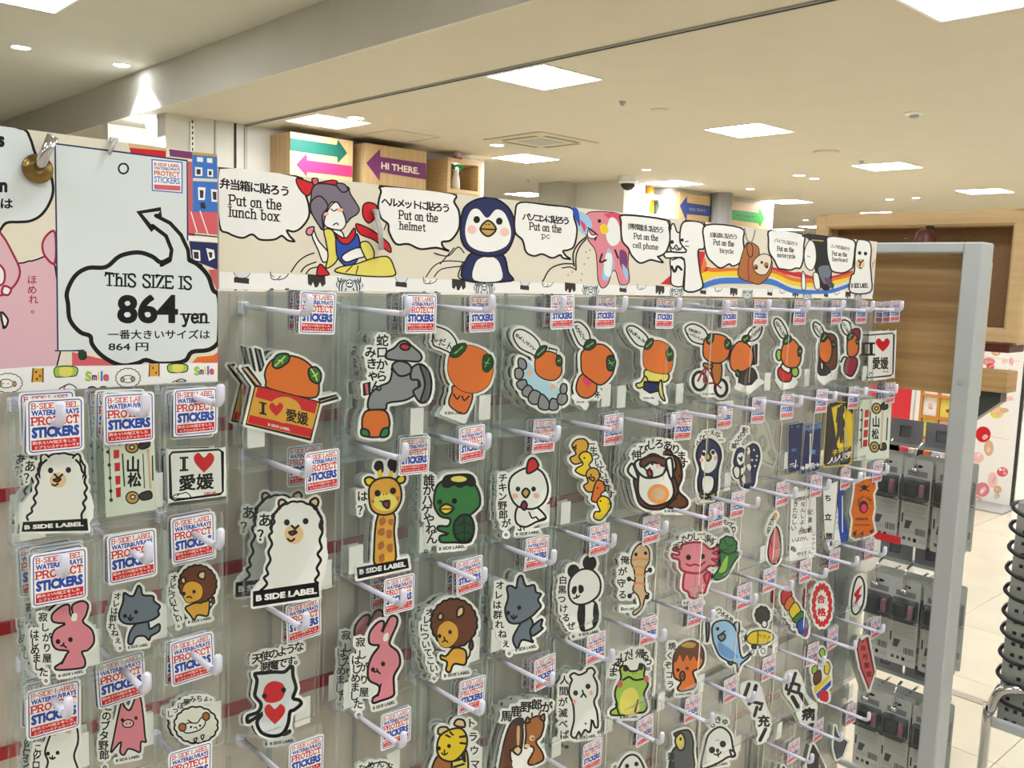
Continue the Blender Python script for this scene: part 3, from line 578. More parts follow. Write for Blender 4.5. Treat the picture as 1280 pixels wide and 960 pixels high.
A('broccoli', 'd6', '''w 6; F G 9 .12 440 730 42 45; P G 400,760 440,770 480,760 500,770 470,810 430,880 380,900 370,880 400,830; p L 395,860 420,800 440,780 430,850; L 5 g 420,700 440,730 470,720; L 5 g 410,750 445,745; C K 34 もっこり！ 430,610 460,620 475,665''')
A('eggplant', 'd6', '''w 6; P r 640,770 650,700 665,660 680,635 692,650 702,700 702,770 685,815 655,815; e Q 668 740 14 30; L 3 K 655,705 660,730; L 3 K 675,745 690,740; C K 24 おたんこなす 668,590 650,620 640,660; e O 678 575 8 14''')
A('script_card', 'd6', '''w 0; q F 755,470 880,440 880,785 745,808; bold .03; m -.15; C K 24 伊予弁かるた 780,500 860,480; C K 30 きたなしい 778,520 768,640; C K 26 なんしよん 815,520 810,640; C K 28 配達は 850,560 845,640; C K 26 とりのこ用紙 800,660 850,650; C K 24 いよかん 770,700 830,690; C K 24 まけんよ 760,740 775,750; C K 26 やけん 795,770 850,760; C K 20 じゃけん 868,670 866,740''')
A('curved_card', 'd6', '''w 0; q F 915,440 990,405 985,520 1000,620 1040,700 945,755 925,680 918,560; q b 992,440 1018,440 1018,560 1040,650 1042,700 1005,718 990,620; bold .07; C K 36 ち立旅 940,490 940,580 945,680; bold .02; C b 12 すいせん 985,560 990,640; q b 948,710 960,705 962,728 950,732; l 4 F 1012,480 1012,660''')
A('caution_card', 'd6', '''w 0; q O 1075,420 1130,395 1175,390 1180,440 1165,470 1172,540 1160,590 1175,660 1140,680 1075,695 1055,680 1065,600 1055,560 1070,480
q k 1150,395 1172,392 1168,425; q k 1062,665 1085,650 1075,690; q k 1100,665 1120,655 1112,682; q k 1145,655 1168,645 1160,672; e k 1122 438 13 14; l 5 k 1100,430 1145,455; l 5 k 1100,455 1145,430; e k 1118 535 24 32; e Q 1120 540 15 20; C k 20 CAUTION! 1092,520 1095,495 1120,482 1150,495 1152,515; bold .05; T k 1108 595 14 62 危険物処理; T k 1110 625 8 80 危険物処理班専用''')
A('takoyaki', 'e1', '''w 8; P O 165,470 170,400 200,350 260,325 310,360 318,420 300,460 265,480 280,530 270,560 240,570 200,575 188,560 205,530 175,510; p T 172,430 180,370 230,325 290,335 315,380 310,420 295,400 285,430 270,400 250,425 235,395 215,430 200,395 185,425; p U 205,350 240,330 280,340 260,360
D K 9 190,470 236,462; E O 212 500 12 22; e k 212 500 5 12; C K 40 焼くぞコラ。 160,350 140,440 150,530 160,590; m -.1; T K 220 590 10 80 B_SIDE_LABEL''')
A('fish', 'e1', '''w 7; P C 365,320 360,260 380,230 430,222 470,250 490,300 500,380 515,410 545,390 540,410 505,440 488,480 482,440 450,430 400,400 375,350; P C 470,240 495,235 492,290; p u 390,330 430,350 490,400 450,415 400,385; P S 390,300 420,290 425,310 405,325; D K 9 388,264; L 6 K 405,290 425,275; P n 330,240 345,230 345,290 335,330; C K 34 ウォォォ！ 395,175 470,225; C K 24 サバ！ 510,280 520,330; P n 440,432 465,430 455,445''')
A('afro_surf', 'e1', '''w 5; F k 9 .12 612 195 34 40; E F 622 240 14 18; P Y 535,310 560,280 610,272 655,285 668,310 640,335 590,345 545,335; l 4 K 590,275 588,345; C T 20 ワカメ 600,300 645,305; P k 560,345 580,342 578,362 562,362; P k 595,345 605,350 600,360; w 3; E W 562 380 8 10; E W 615 375 10 14''')
A('rainbow_cone', 'e1', '''w 5; P R 705,115 712,75 745,65 760,95 745,130 715,145; P O 720,150 750,100 772,130 745,175; P Y 745,175 775,130 800,160 800,190 765,215; P G 765,215 810,175 822,210 780,235; P b 785,240 825,205 840,250 830,300 800,285; p V 815,270 840,260 830,305; C K 26 いっぱい 730,190 800,280''')
A('goukaku', 'e1', '''w 2; oc R; F R 16 .12 910 145 46 100; w 0; oc K; F F 16 .22 910 148 28 68; bold .07; C R 44 合格 905,115 908,180; oc K''')
A('z_badge', 'e1', '''w 7; P F 1058,130 1070,50 1090,5 1112,15 1122,60 1115,140 1085,190 1062,180; p R 1070,90 1110,45 1095,90 1110,95 1075,140 1080,110''')
A('tiger', 'd8', '''w 8; P y 90,880 160,860 180,920 170,990 90,990; P j 0,960 30,900 90,900 90,990 0,1000; P t 32,790 35,760 70,755 85,775 60,790; P t 112,745 125,718 158,722 162,755; P Y 25,870 40,800 100,765 150,765 175,810 165,870 110,925 50,915
L 8 K 70,795 90,805; L 8 K 90,780 105,795; L 9 K 140,805 172,800; L 9 K 142,835 170,838; D K 10 35,862 85,850; L 6 K 48,885 62,895 78,885; L 6 K 62,870 62,895; L 9 K 110,925 150,915; L 9 K 110,955 160,940; L 9 K 110,985 150,975; C K 50 トラウマ 195,735 205,800 212,870 215,940; P K 150,900 160,880 165,930''')
A('horse_deer', 'd8', '''w 7; P T 340,1000 350,880 375,780 400,730 425,720 450,740 455,800 445,870 420,890 395,870 395,920 430,990; p k 395,730 430,705 460,715 455,760 430,750; P t 405,870 430,850 448,870 430,895; p i 425,760 438,755 436,840 425,840
P j 480,930 510,870 490,850 465,860 470,800 470,735 500,710 540,700 560,740 545,800 520,830 550,880 555,920 500,945; P j 465,735 478,705 490,730; P j 540,710 560,690 562,725; L 7 T 500,710 500,685; L 7 T 530,705 545,670; D K 7 505,815; e t 500 810 14 14; D K 5 504,812; e t 475 850 14 10
w 3; e F 430 940 30 30; bold .05; C K 58 馬鹿野郎が 372,700 428,672 486,648 540,640 575,655''')
A('white_bear', 'd8', '''w 8; P W 700,520 690,500 710,485 735,495 770,480 778,465 800,460 815,480 808,500 825,540 825,590 810,630 825,680 830,750 815,755 800,720 790,780 765,770 745,800 735,780 715,810 695,790 710,720 705,640 685,590 690,545
D K 13 718,585 780,552; L 7 K 745,605 758,590 770,605; L 7 K 758,590 752,572; e z 712 628 9 12; e z 796 585 9 12; D K 5 768,738; C K 48 人間が滅べば。 662,520 655,620 655,720 660,790 690,840; m -.15; T K 770 805 14 100 B_SIDE_LABEL''')
A('frog', 'd8', '''w 8; P L 920,560 945,510 940,460 970,450 990,475 1030,470 1040,440 1065,455 1060,500 1080,540 1060,590 1075,650 1060,680 1020,685 960,695 900,695 895,675 925,650 915,600; p y 940,620 965,570 1010,560 1035,610 1030,680 950,690
D K 13 968,465 1044,458; L 8 K 955,520 985,505 1015,520 1055,515; e r 940 540 14 18; e r 1072 515 12 18; D K 3 1005,488 1018,486; L 7 K 918,640 935,690; L 7 K 1030,620 1015,680; C K 50 またあした！帰るっ。 905,480 950,410 1010,385 1060,390 1095,450; m -.05; T K 985 705 12 90 B_SIDE_LABEL''')
A('seal', 'e1', '''w 8; P W 305,950 325,850 345,790 400,755 450,790 465,860 475,900 440,905 400,930 330,960; P F 450,870 475,885 462,905; D K 16 360,870 414,840; e k 388 872 9 10; L 6 K 370,890 390,895 405,880; L 5 K 388,880 392,905; D K 3 382,822 392,820; C K 40 もきゅ 360,740 395,715 425,725; m -.2; T K 390 945 12 100 B_SIDE_LABEL''')
A('monster', 'e1', '''w 7; P s 150,980 160,880 200,830 170,790 240,770 265,820 265,880 270,960 210,990; P y 175,820 205,785 225,820 220,860 195,870; e z 203 850 8 8; e k 203 815 6 9; C K 40 黄泉の 155,900 160,990''')
A('riajuu', 'e1', '''w 0; p F 515,545 590,545 620,640 650,740 610,830 580,700 520,620; l 15 K 545,540 522,605; l 15 K 580,548 562,615 545,640; l 13 K 560,628 612,640 600,668; l 13 K 585,655 572,700; bold .07; C K 62 充 618,725; l 14 K 628,765 600,822''')
A('chuuni', 'e1', '''w 0; p F 735,490 790,490 830,600 880,660 820,740 770,640 725,580; l 13 K 778,486 742,590; l 12 K 738,528 797,546; l 12 K 738,528 730,566; l 12 K 797,546 790,585; l 12 K 730,566 790,585; l 17 K 762,605 790,655; l 17 K 802,590 832,640; bold .07; C K 68 病 842,690''')
A('smile', 'e1', '''w 4; P L 895,385 910,360 925,380 915,410; P T 868,500 900,470 905,520 875,545; P Y 925,440 940,430 950,455 940,490 922,480; q Y 868,560 950,490 952,510 875,590; q b 880,590 955,520 955,545 890,615; bold .10; T R 920 600 60 50 e; P L 860,460 885,445 885,475 865,490''')
A('red_diamond', 'e1', '''w 6; oc T; Q r 1085,360 1100,310 1110,330 1135,305 1170,480 1145,565 1105,460; C T 30 商売繁盛 1115,360 1145,490; oc K''')
A('dark_pony', 'e1', '''w 4; P k 860,860 870,850 915,940 915,960 840,960 850,900; e i 898 950 5 8''')
A('dark_kite', 'e1', '''w 3; Q s 975,750 990,800 1035,830 1010,900 985,915 970,860''')
A('wolf_small', 'c4', '''w 8; P n 655,270 700,225 740,230 750,265 795,240 795,275 755,300 745,320 720,300 680,305 660,340 640,330; P n 595,190 615,130 620,85 650,100 670,95 690,50 705,60 715,95 765,100 770,125 800,150 790,175 795,195 760,220 700,235 640,240 605,225
D K 10 625,200 680,180; L 7 K 640,208 652,222 665,208; L 6 K 652,195 650,222; C K 40 オレは群れねぇ。 588,100 570,180 560,250 590,320 612,350; m -.15; T K 690 350 14 100 B_SIDE_LABEL''')
A('lion_small', 'c3', '''w 7; P M 960,780 1010,760 1045,760 1045,810 1035,840 990,835 970,860 955,840 930,810 930,795; F T 20 .05 988 680 92 92; P t 992,645 998,622 1025,620 1020,655; P t 905,668 910,650 925,650 925,680; w 3; P M 912,720 925,680 965,665 1010,690 1010,745 970,770 930,770
D K 9 920,728 970,718; L 6 K 935,748 947,742 958,750; w 6; L 6 K 1045,810 1065,780; P D 1055,770 1068,745 1072,775; C K 40 オレについてこい。 870,650 855,730 870,800 905,880; m -.2; T K 1000 860 14 120 B_SIDE_LABEL''')
A('rabbit_left', 'c4', '''w 8; P P 325,240 290,235 262,225 262,190 310,150 345,145 350,185 370,215 360,150 410,125 440,145 430,195 415,230 460,270 470,330 440,370 410,380 425,420 420,455 370,465 290,470 275,455 310,430 330,395 340,375 280,365 258,320 275,270
p W 362,190 385,188 382,222 358,222; D K 12 290,328 352,318; L 7 K 305,348 318,348 332,358; L 7 K 318,348 318,335; L 6 K 330,400 310,440; C K 50 はじめました。 172,290 175,370 190,450 245,510; C K 48 寂しがり屋 215,205 235,310 235,410; m -.2; T K 355 488 14 125 B_SIDE_LABEL''')
A('white_cat', 'c4', '''w 8; P W 225,880 250,800 262,775 290,780 320,770 360,725 385,760 390,830 370,900 390,970 370,1010 230,1010 240,930; p p 262,800 275,765 295,785; p p 325,780 350,740 355,785; D K 10 240,888 288,884; L 7 K 248,908 262,915 275,908; L 6 K 262,900 262,915; C K 46 このヒロイン 190,860 180,920 180,1000''')
A('pig', 'c4', '''w 7; P P 605,830 575,860 555,880 570,800 590,700 610,620 620,650 650,670 680,600 700,600 715,690 725,800 730,830 705,830 700,880 670,870 640,865 620,895 600,880; w 5; E p 640 738 28 20 -5; D K 4 632,738 650,736; D K 9 612,720 680,710; C K 52 このブタ野郎。 540,650 530,720 520,800 515,880 540,940; m -.2; T K 640 912 14 120 B_SIDE_LABEL''')
A('sheep_left', 'c4', '''w 7; F 9 16 .06 980 745 105 88; w 5; P F 915,760 940,735 985,735 1005,710 1030,705 1020,750 985,775 930,785; E j 912 756 18 20; E j 1030 702 18 20; D K 6 955,755 1000,748; L 4 K 970,760 980,755 985,765; L 5 K 940,720 960,735; C K 36 しっぽ夢みちょ。 850,690 900,650 960,615 1065,608; P F 970,815 985,810 975,832; P F 1005,800 1020,795 1012,818''')
A('white_round', 'd8', '''w 8; P W 930,1010 950,930 990,895 1030,905 1060,960 1060,1010; D K 11 975,950 1022,940; C K 36 もち 920,960 915,1000''')
A('chick_strip', 'd7', '''w 6; P W 700,1000 720,950 800,930 830,960 830,1000; C K 40 なめんな 690,960 760,935 830,950''')

# board, tip of hook, tag centre, artwork, how many packs hang there, description
PACKS = [
 # row 1
 ('R', (386, 368), (395, 391), 'crate', 3, 'crate printed I love Ehime with a mandarin inside'),
 ('R', (510, 370), (524, 392), 'tap', 8, 'grey water tap dripping a mandarin'),
 ('R', (614, 368), (601, 392), 'mandarin_sit', 4, 'sitting orange mandarin with green leaves'),
 ('R', (704, 370), (701, 390), 'mandarin_bath', 7, 'mandarin in a blue hot spring ringed by grey stones'),
 ('R', (781, 370), (755, 390), 'mandarin_heart', 4, 'mandarin holding a pink heart'),
 ('R', (849, 372), (829, 392), 'mandarin_shirt', 6, 'mandarin in a yellow shirt and navy shorts'),
 ('R', (909, 375), (910, 392), 'mandarin_bike', 5, 'mandarin riding a red bicycle'),
 ('R', (961, 374), (949, 391), 'mandarin_hat', 4, 'mandarin in a straw hat and dark suit'),
 ('R', (1010, 375), (998, 390), 'mandarin_kimono', 5, 'mandarin in a red and white outfit with yellow pompoms'),
 ('R', (1054, 375), (1044, 390), 'mandarin_wig', 4, 'mandarin with long brown hair'),
 ('R', (1091, 376), (1075, 390), 'mandarin_cape', 4, 'mandarin in a dark red cape and cap'),
 ('R', (1127, 376), (1117, 389), 'love_square', 3, 'white heart square at the right end of top row'),
 # row 2
 ('R', (385, 572), (401, 588), 'alpaca_large', 2, 'big white alpaca with black name bar'),
 ('R', (506, 553), (516, 569), 'giraffe', 4, 'spotted yellow giraffe with its tongue out'),
 ('R', (610, 541), (588, 554), 'kappa', 5, 'green kappa with a turtle shell'),
 ('R', (697, 532), (678, 544), 'chicken', 5, 'white chicken with a red comb'),
 ('R', (775, 522), (765, 536), 'ducklings', 3, 'column of yellow and orange ducklings'),
 ('R', (841, 518), (852, 532), 'squirrel', 5, 'brown and white squirrel stretching on its back'),
 ('R', (905, 508), (904, 518), 'penguin', 3, 'navy penguin standing upright with pink cheeks'),
 ('R', (954, 499), (946, 512), 'penguin_pair', 5, 'cluster of small navy penguins'),
 ('R', (1001, 494), (982, 508), 'navy_card', 5, 'dark navy rectangular station card'),
 ('R', (1044, 489), (1025, 501), 'navy_card_arrow', 3, 'blue card with a white sword and double arrows'),
 ('R', (1082, 484), (1065, 497), 'yellow_sign', 5, 'yellow and black warning sign with a dancing figure'),
 ('R', (1120, 480), (1111, 491), 'medal_card', 5, 'pale green medal card at the rack right end'),
 ('R', (1001, 494), (990, 506), 'strip_pale', 2, 'pale strip of small swimming penguins'),
 # row 3
 ('R', (382, 765), (378, 774), 'angel_devil', 2, 'small white horned devil with a red heart'),
 ('R', (504, 736), (497, 742), 'rabbit', 2, 'tall pink rabbit on the long rack'),
 ('R', (605, 709), (585, 718), 'lion', 5, 'brown maned lion on the long rack'),
 ('R', (692, 687), (669, 690), 'wolf', 5, 'grey blue wolf on the long rack'),
 ('R', (767, 667), (747, 674), 'panda', 5, 'black and white panda'),
 ('R', (832, 651), (812, 661), 'gecko', 3, 'orange striped gecko'),
 ('R', (893, 635), (893, 644), 'axolotl', 4, 'pink axolotl with red gills'),
 ('R', (947, 621), (920, 630), 'broccoli', 4, 'green broccoli creature'),
 ('R', (994, 609), (976, 616), 'eggplant', 6, 'pink and purple eggplant'),
 ('R', (1036, 599), (1018, 607), 'script_card', 6, 'white card covered in black brush lettering'),
 ('R', (1075, 590), (1055, 597), 'curved_card', 4, 'curved white and blue farewell ticket card'),
 ('R', (1109, 581), (1095, 589), 'caution_card', 4, 'orange and black caution card with a skull'),
 # row 4
 ('R', (378, 968), (381, 946), 'chick_strip', 2, 'white character under the horned devil', (-125, 52)),
 ('R', (504, 914), (493, 909), 'chick_strip', 2, 'white character with lettering under the pink rabbit'),
 ('R', (602, 875), (588, 867), 'tiger', 4, 'yellow striped tiger'),
 ('R', (690, 840), (679, 839), 'horse_deer', 4, 'brown horse beside a small deer'),
 ('R', (765, 811), (743, 809), 'white_bear', 5, 'standing white bear with pink cheeks'),
 ('R', (830, 786), (809, 787), 'frog', 5, 'green frog with a pale belly'),
 ('R', (891, 762), (867, 765), 'takoyaki', 5, 'orange octopus dumpling with brown sauce'),
 ('R', (944, 742), (928, 745), 'fish', 3, 'light blue shouting fish'),
 ('R', (989, 725), (960, 724), 'afro_surf', 3, 'black afro figure on a yellow surfboard'),
 ('R', (1032, 710), (1005, 713), 'rainbow_cone', 2, 'rainbow coloured stack of scoops'),
 ('R', (1071, 695), (1041, 699), 'goukaku', 2, 'red and white seal reading pass in kanji'),
 ('R', (1106, 683), (1085, 686), 'z_badge', 5, 'oval badge with a red zigzag'),
 # row 5
 ('R', (739, 964), (738, 943), 'white_round', 3, 'white round seal under the white bear', (-88, 49)),
 ('R', (827, 915), (804, 912), 'white_round', 3, 'plain white round face at the bottom of the rack'),
 ('R', (890, 891), (863, 885), 'monster', 4, 'grey ghost with a yellow comma face'),
 ('R', (942, 864), (911, 861), 'seal', 4, 'round white seal face with black eyes'),
 ('R', (987, 841), (959, 834), 'riajuu', 2, 'slanted black lettering, left one of two'),
 ('R', (1030, 820), (1014, 817), 'chuuni', 2, 'slanted black lettering, right one of two'),
 ('R', (1069, 800), (1039, 797), 'smile', 3, 'many coloured smile lettering strip'),
 ('R', (1104, 780), (1093, 784), 'red_diamond', 4, 'dark red pointed banner'),
 ('R', (1015, 942), (990, 938), 'dark_pony', 4, 'dark brown shape near the bottom edge', (-37, 27)),
 ('R', (1052, 915), (1021, 912), 'dark_pony', 2, 'brown triangle shape low on the rack'),
 ('R', (1086, 890), (1062, 892), 'dark_kite', 3, 'dark grey kite low at the rack end'),
 # left board
 ('L', (75, 502), (68, 531), 'alpaca_small', 3, 'small white alpaca below the pink poster figure'),
 ('L', (181, 492), (160, 522), 'medal_card_left', 4, 'pale green medal card on the left rack'),
 ('L', (275, 480), (243, 514), 'love_square_small', 4, 'white heart square on the left rack'),
 ('L', (80, 692), (73, 720), 'rabbit_left', 4, 'pink rabbit on the left board'),
 ('L', (185, 677), (164, 694), 'wolf_small', 3, 'grey blue wolf on the left board'),
 ('L', (275, 660), (240, 671), 'lion_small', 3, 'brown maned lion on the left board'),
 ('L', (85, 870), (66, 885), 'white_cat', 3, 'white cat at the lower left corner'),
 ('L', (183, 840), (150, 848), 'pig', 3, 'pink pig with upright ears'),
 ('L', (272, 818), (239, 822), 'sheep_left', 3, 'fluffy cream sheep on the left board'),
 ('L', (265, 968), (236, 959), 'chick_strip', 2, 'white figure under the cream sheep', (-240, 52)),
]
# ------------------------------------------------------------------ the sticker rack: back board, strips, hooks, packs
RX0, RX1 = .366, 1.79
def build_racks():
    r = empty('display_rack', (RX0, .854, FLOOR), 'long grey sticker rack with a cream picture header along its top', 'display rack')
    MB().box((RX0, .852, -1.2), (RX1, .870, -.022), M['rack']).obj('back_board', r)
    MB().box((RX0-.012, .854, FLOOR), (RX0+.012, .884, .095), M['frame_grey']).obj('upright', r)
    MB().box((RX1-.02, .854, FLOOR), (RX1, .884, -.03), M['frame_grey']).obj('upright', r)
    MB().box((RX0, .796, .06), (1.64, .80, .075), M['frame_grey']).obj('header_rail', r)
    MB().box((RX0-.004, .796, .055), (RX0+.012, .854, .08), M['frame_grey']).obj('bracket', r); MB().box((1.60, .796, -.04), (1.612, .864, .075), M['frame_grey']).obj('bracket', r)
    MB().box((RX0, .80, FLOOR), (RX1, 1.15, FLOOR+.12), M['frame_grey'], .004).obj('base', r)
    for i in range(11):      # vertical slot channels of the board
        x = RX0+.109*(i+.93)-.018
        MB().box((x, .8495, -1.18), (x+.004, .8525, .0), M['grey']).obj('slot_channel', r)
    for z in (-.155, -.305, -.458, -.615, -.775):
        for i in range(4):
            x0 = RX0+.01+i*.327; MB().box((x0, .848, z-.006), (x0+.315, .8515, z+.007), M['red_strip']).obj('price_strip', r)
    l = empty('display_rack', (.14, .854, FLOOR), 'narrow sticker rack on the left below the pink poster board', 'display rack')
    MB().box((.13, .852, -1.2), (RX0-.013, .866, -.02), M['rack']).obj('back_board', l)
    MB().box((.13, .854, FLOOR), (.145, .884, -.03), M['frame_grey']).obj('upright', l)
    MB().box((.13, .80, FLOOR), (RX0-.013, 1.15, FLOOR+.12), M['frame_grey'], .004).obj('base', l)
    for z in (-.20, -.318, -.432, -.55):
        for x0, x1 in ((.14, .225), (.235, .35)): MB().box((x0, .848, z-.005), (x1, .8515, z+.006), M['red_strip']).obj('price_strip', l)
build_racks()

ROWN = {0: 'top', 1: 'second', 2: 'third', 3: 'fourth', 4: 'fifth', 5: 'sixth'}
def hook_mesh():
    a = MB().tube([(0, .124, .001), (0, .03, 0), (0, .006, 0)], [.0026, .0029, .0031], M['hook'], 10).mesh('arm')
    t = MB().tube([(0, .010, 0), (0, .003, .0006), (0, -.0005, .004), (0, -.001, .009), (0, -.001, .0155), (0, -.001, .0175)], [.0031, .0034, .0036, .0037, .0036, .0022], M['hook'], 12).mesh('tip')
    b = MB().box((-.0045, .122, -.007), (.0045, .1315, .006), M['hook'], .0015).mesh('base_clip')
    for m in (a, t): m.polygons.foreach_set('use_smooth', [True]*len(m.polygons))
    return a, t, b
HM = hook_mesh()
def tag_mesh():
    a = Art(None, 1.0); a.o = (0, 0); a.w = .75
    def rr(w, h, r): return [(sx*(w-r)+r*math.cos(t), sy*(h-r)+r*math.sin(t)) for sx, sy, q in ((1, 1, 0), (-1, 1, 1), (-1, -1, 2), (1, -1, 3)) for t in [q*math.pi/2+k*math.pi/8 for k in range(5)]]
    base = rr(20.5, 21.2, 3)
    a.stroke(rr(18.6, 19.3, 2.4), .8, 'b', True)
    a.slab(0, -15.6, 3.8, 33, 'B-SIDE LABEL', 'R', .17)
    a.text(0, -10.4, 4.4, 34, 'WATER&UVRAYS', 'b', .045)
    a.slab(0, -4.1, 5.6, 33, 'PROTECT', 'R', .2)
    a.text(0, 4.6, 8.6, 34, 'STICKERS', 'b', .065)
    a.poly([(-17.2, 10.4), (17.2, 10.4), (17.2, 17.8), (-17.2, 17.8)], 'R')
    a.res = 1
    a.text(-.8, 12.5, 2.7, 31, '防水とUV加工をした', 'F', .03); a.text(1, 15.9, 2.6, 32, 'シブといステッカーです', 'F', .03)
    return print_mesh('tag_card', a, (0, 0, 0), lambda p: (p[0]*.001, 0., -p[1]*.001), base=base, base_col='F', thick=.0006)
TAG = tag_mesh()
def sleeve_mesh(w, h, seed):
    r = random.Random(seed); nx, nz = 7, 8; top = .014
    V = []; F = []
    ph = [r.uniform(0, 6.3) for _ in range(4)]; am = r.uniform(.0003, .0007)
    for side in (-1, 1):
        for j in range(nz):
            for i in range(nx):
                u, v = i/(nx-1), j/(nz-1); e = math.sin(math.pi*u)**.6*math.sin(math.pi*min(1, v*1.0+.04))**.5 if 0 < i < nx-1 and 0 < j < nz-1 else 0
                wv = am*(math.sin(5*v+ph[0]+3*u)+.6*math.sin(9*u+ph[1]))*(.4+.6*v)
                V.append(((u-.5)*w, side*.0010*e+wv, top-v*h))
    N = nx*nz
    for s in (0, 1):
        for j in range(nz-1):
            for i in range(nx-1):
                a = s*N+j*nx+i; q = (a, a+1, a+nx+1, a+nx); F.append(q if s else q[::-1])
    me = bpy.data.meshes.new('sleeve'); 
    # seams down both sides and along the bottom
    k = len(V); s = .0022; sf = []
    for side in (0, nx-1):
        for j in range(nz-1):
            a, b = V[j*nx+side], V[(j+1)*nx+side]; d = s if side == 0 else -s; n = len(V)
            V += [(a[0], a[1]-.0004, a[2]), (a[0]+d, a[1]-.0004, a[2]), (b[0]+d, b[1]-.0004, b[2]), (b[0], b[1]-.0004, b[2])]; sf.append((n, n+1, n+2, n+3))
    for i in range(nx-1):
        a, b = V[(nz-1)*nx+i], V[(nz-1)*nx+i+1]; n = len(V)
        V += [(a[0], a[1]-.0004, a[2]), (b[0], b[1]-.0004, b[2]), (b[0], b[1]-.0004, b[2]+.0016), (a[0], a[1]-.0004, a[2]+.0016)]; sf.append((n, n+1, n+2, n+3))
    me.from_pydata(V, [], F+sf); me.materials.append(M['film']); me.materials.append(M['film_edge'])
    me.polygons.foreach_set('material_index', [0]*len(F)+[1]*len(sf)); me.polygons.foreach_set('use_smooth', [True]*len(me.polygons)); me.update(); return me
SLV = {}
def sleeve(board, row, k):
    w, h = (.104, .152) if board == 'R' else (.0585, .113)
    if board == 'R' and row == 0: w, h = .106, .170
    key = (w, h, k % 4)
    if key not in SLV: SLV[key] = sleeve_mesh(w, h, hash((int(w*1e4), k % 4)) & 255)
    return SLV[key]
_pl = MB().box((-.0, 0, -.0), (.018, .0003, .030), M['label']).mesh('price_label')
def mk(name, me, parent, loc=(0, 0, 0), ry=0., rz=0.):
    o = bpy.data.objects.new(name, me); o.location = loc; o.rotation_euler = (0, ry, rz); COL.objects.link(o); o.parent = parent; return o
ORD = ['front', 'second', 'third', 'fourth', 'fifth', 'sixth', 'seventh', 'eighth']
rows_R = [-.018, -.166, -.315, -.469, -.629, -.80]
USED = set()
SPREAD = {'crate': .012, 'alpaca_large': .030, 'rabbit': .024, 'alpaca_small': .011, 'medal_card_left': .013, 'love_square_small': .006, 'rabbit_left': .011, 'white_cat': .013, 'squirrel': .007, 'horse_deer': .006, 'axolotl': .009, 'rainbow_cone': .02, 'goukaku': .02, 'love_square': .016, 'dark_pony': .012}
YF = {'crate': .792, 'tap': .789, 'alpaca_large': .788, 'squirrel': .790, 'mandarin_bath': .793, 'giraffe': .796, 'angel_devil': .806}
def build_packs():
    for e in PACKS:
        board, tip, tg, an, n, desc = e[:6]; sh = e[6] if len(e) > 6 else (0, 0)
        hx, _, hz = onY(tip[0], tip[1], .72)
        if board == 'R': row = int(np.argmin([abs(hz-z) for z in rows_R]))
        else: row = int(np.argmin([abs(hz-z) for z in (-.10, -.221, -.334, -.436)]))
        az = hz-.0175      # arm height
        short = desc
        if tip not in USED:
            USED.add(tip); h = empty('plastic_hook', (hx, .72, az), 'white hook with the '+short, 'hook', 'white rack hooks')
            mk('arm', HM[0], h); mk('tip', HM[1], h); mk('base_clip', HM[2], h)
        tx, _, tz = onY(tg[0], tg[1], 1.0)
        yf = min(.776, max(.738, hx/tx)) if board == 'L' else YF.get(an, .800); tx *= yf; tz *= yf
        crop, src = ART[an]; a = Art(crop); a.kw = 1.3; a.bold = .04; a.run(src); a.o = a.o
        if sh != (0, 0): a.L = [([np.array(p)+np.array(sh) for p in v], f, c, b) for v, f, c, b in a.L]
        org = (hx, yf, az); mg = 2.6 if hx > 1.0 else 3.0
        me = print_mesh('sticker', a, org, plane_map(yf), margin=mg, base_col='W', base=(a.L[0][0] if an in ('love_square', 'love_square_small', 'script_card', 'curved_card', 'medal_card', 'medal_card_left', 'navy_card', 'navy_card_arrow', 'yellow_sign') else None))
        co = [v.co for v in me.vertices]; sx0, sx1 = min(c.x for c in co), max(c.x for c in co); sz0, sz1 = min(c.z for c in co), max(c.z for c in co)
        st = SPREAD.get(an, .0045 if board == 'R' else .0035); fan = 0 if board == 'R' or an in SPREAD else .02; yf0 = yf+(.010 if tip == (1001, 494) and an == 'strip_pale' else 0)
        sw = .0585 if board == 'L' else .1
        scx = max(-.012, min(.012, (sx0+sx1)/2)) if board == 'L' else max(.012, min(.028, (sx0+sx1)/2))
        for k in range(n):
            dx, dz, ro = (0, 0, 0) if k == 0 else (rnd.uniform(-.0025, .0025), rnd.uniform(-.004, .0012), rnd.uniform(-.02, .02))
            p = empty('sticker_pack', (hx+dx, yf0+st*k, az+dz), None, 'sticker pack', 'sticker packs of the '+short)
            p['label'] = 'front pack of the '+short if k == 0 else ORD[k]+' pack of the '+short
            p.rotation_euler = (fan*k*(1+.25*rnd.uniform(-1, 1)) if k else 0, ro, 0)
            s = mk('sleeve', sleeve(board, row, k+int(hx*97)), p, (scx, 0, 0))
            mk('sticker', me, p)
            jt = 0 if k == 0 else 1
            mk('tag_card', TAG, p, (tx-hx+rnd.uniform(-.002, .002)*jt, -.0034, tz-az+rnd.uniform(-.0015, .0015)*jt), ry=rnd.uniform(-.05, .05), rz=rnd.uniform(-.04, .04))
            lx = max(sx0-.006, scx-sw/2+.003) if (int(hx*1000)+row) % 2 else min(sx1-.012, scx+sw/2-.02)
            mk('price_label', _pl, p, (lx, .0009, sz0+.002+.2*(sz1-sz0)*((row*7) % 3)/3))
build_packs()
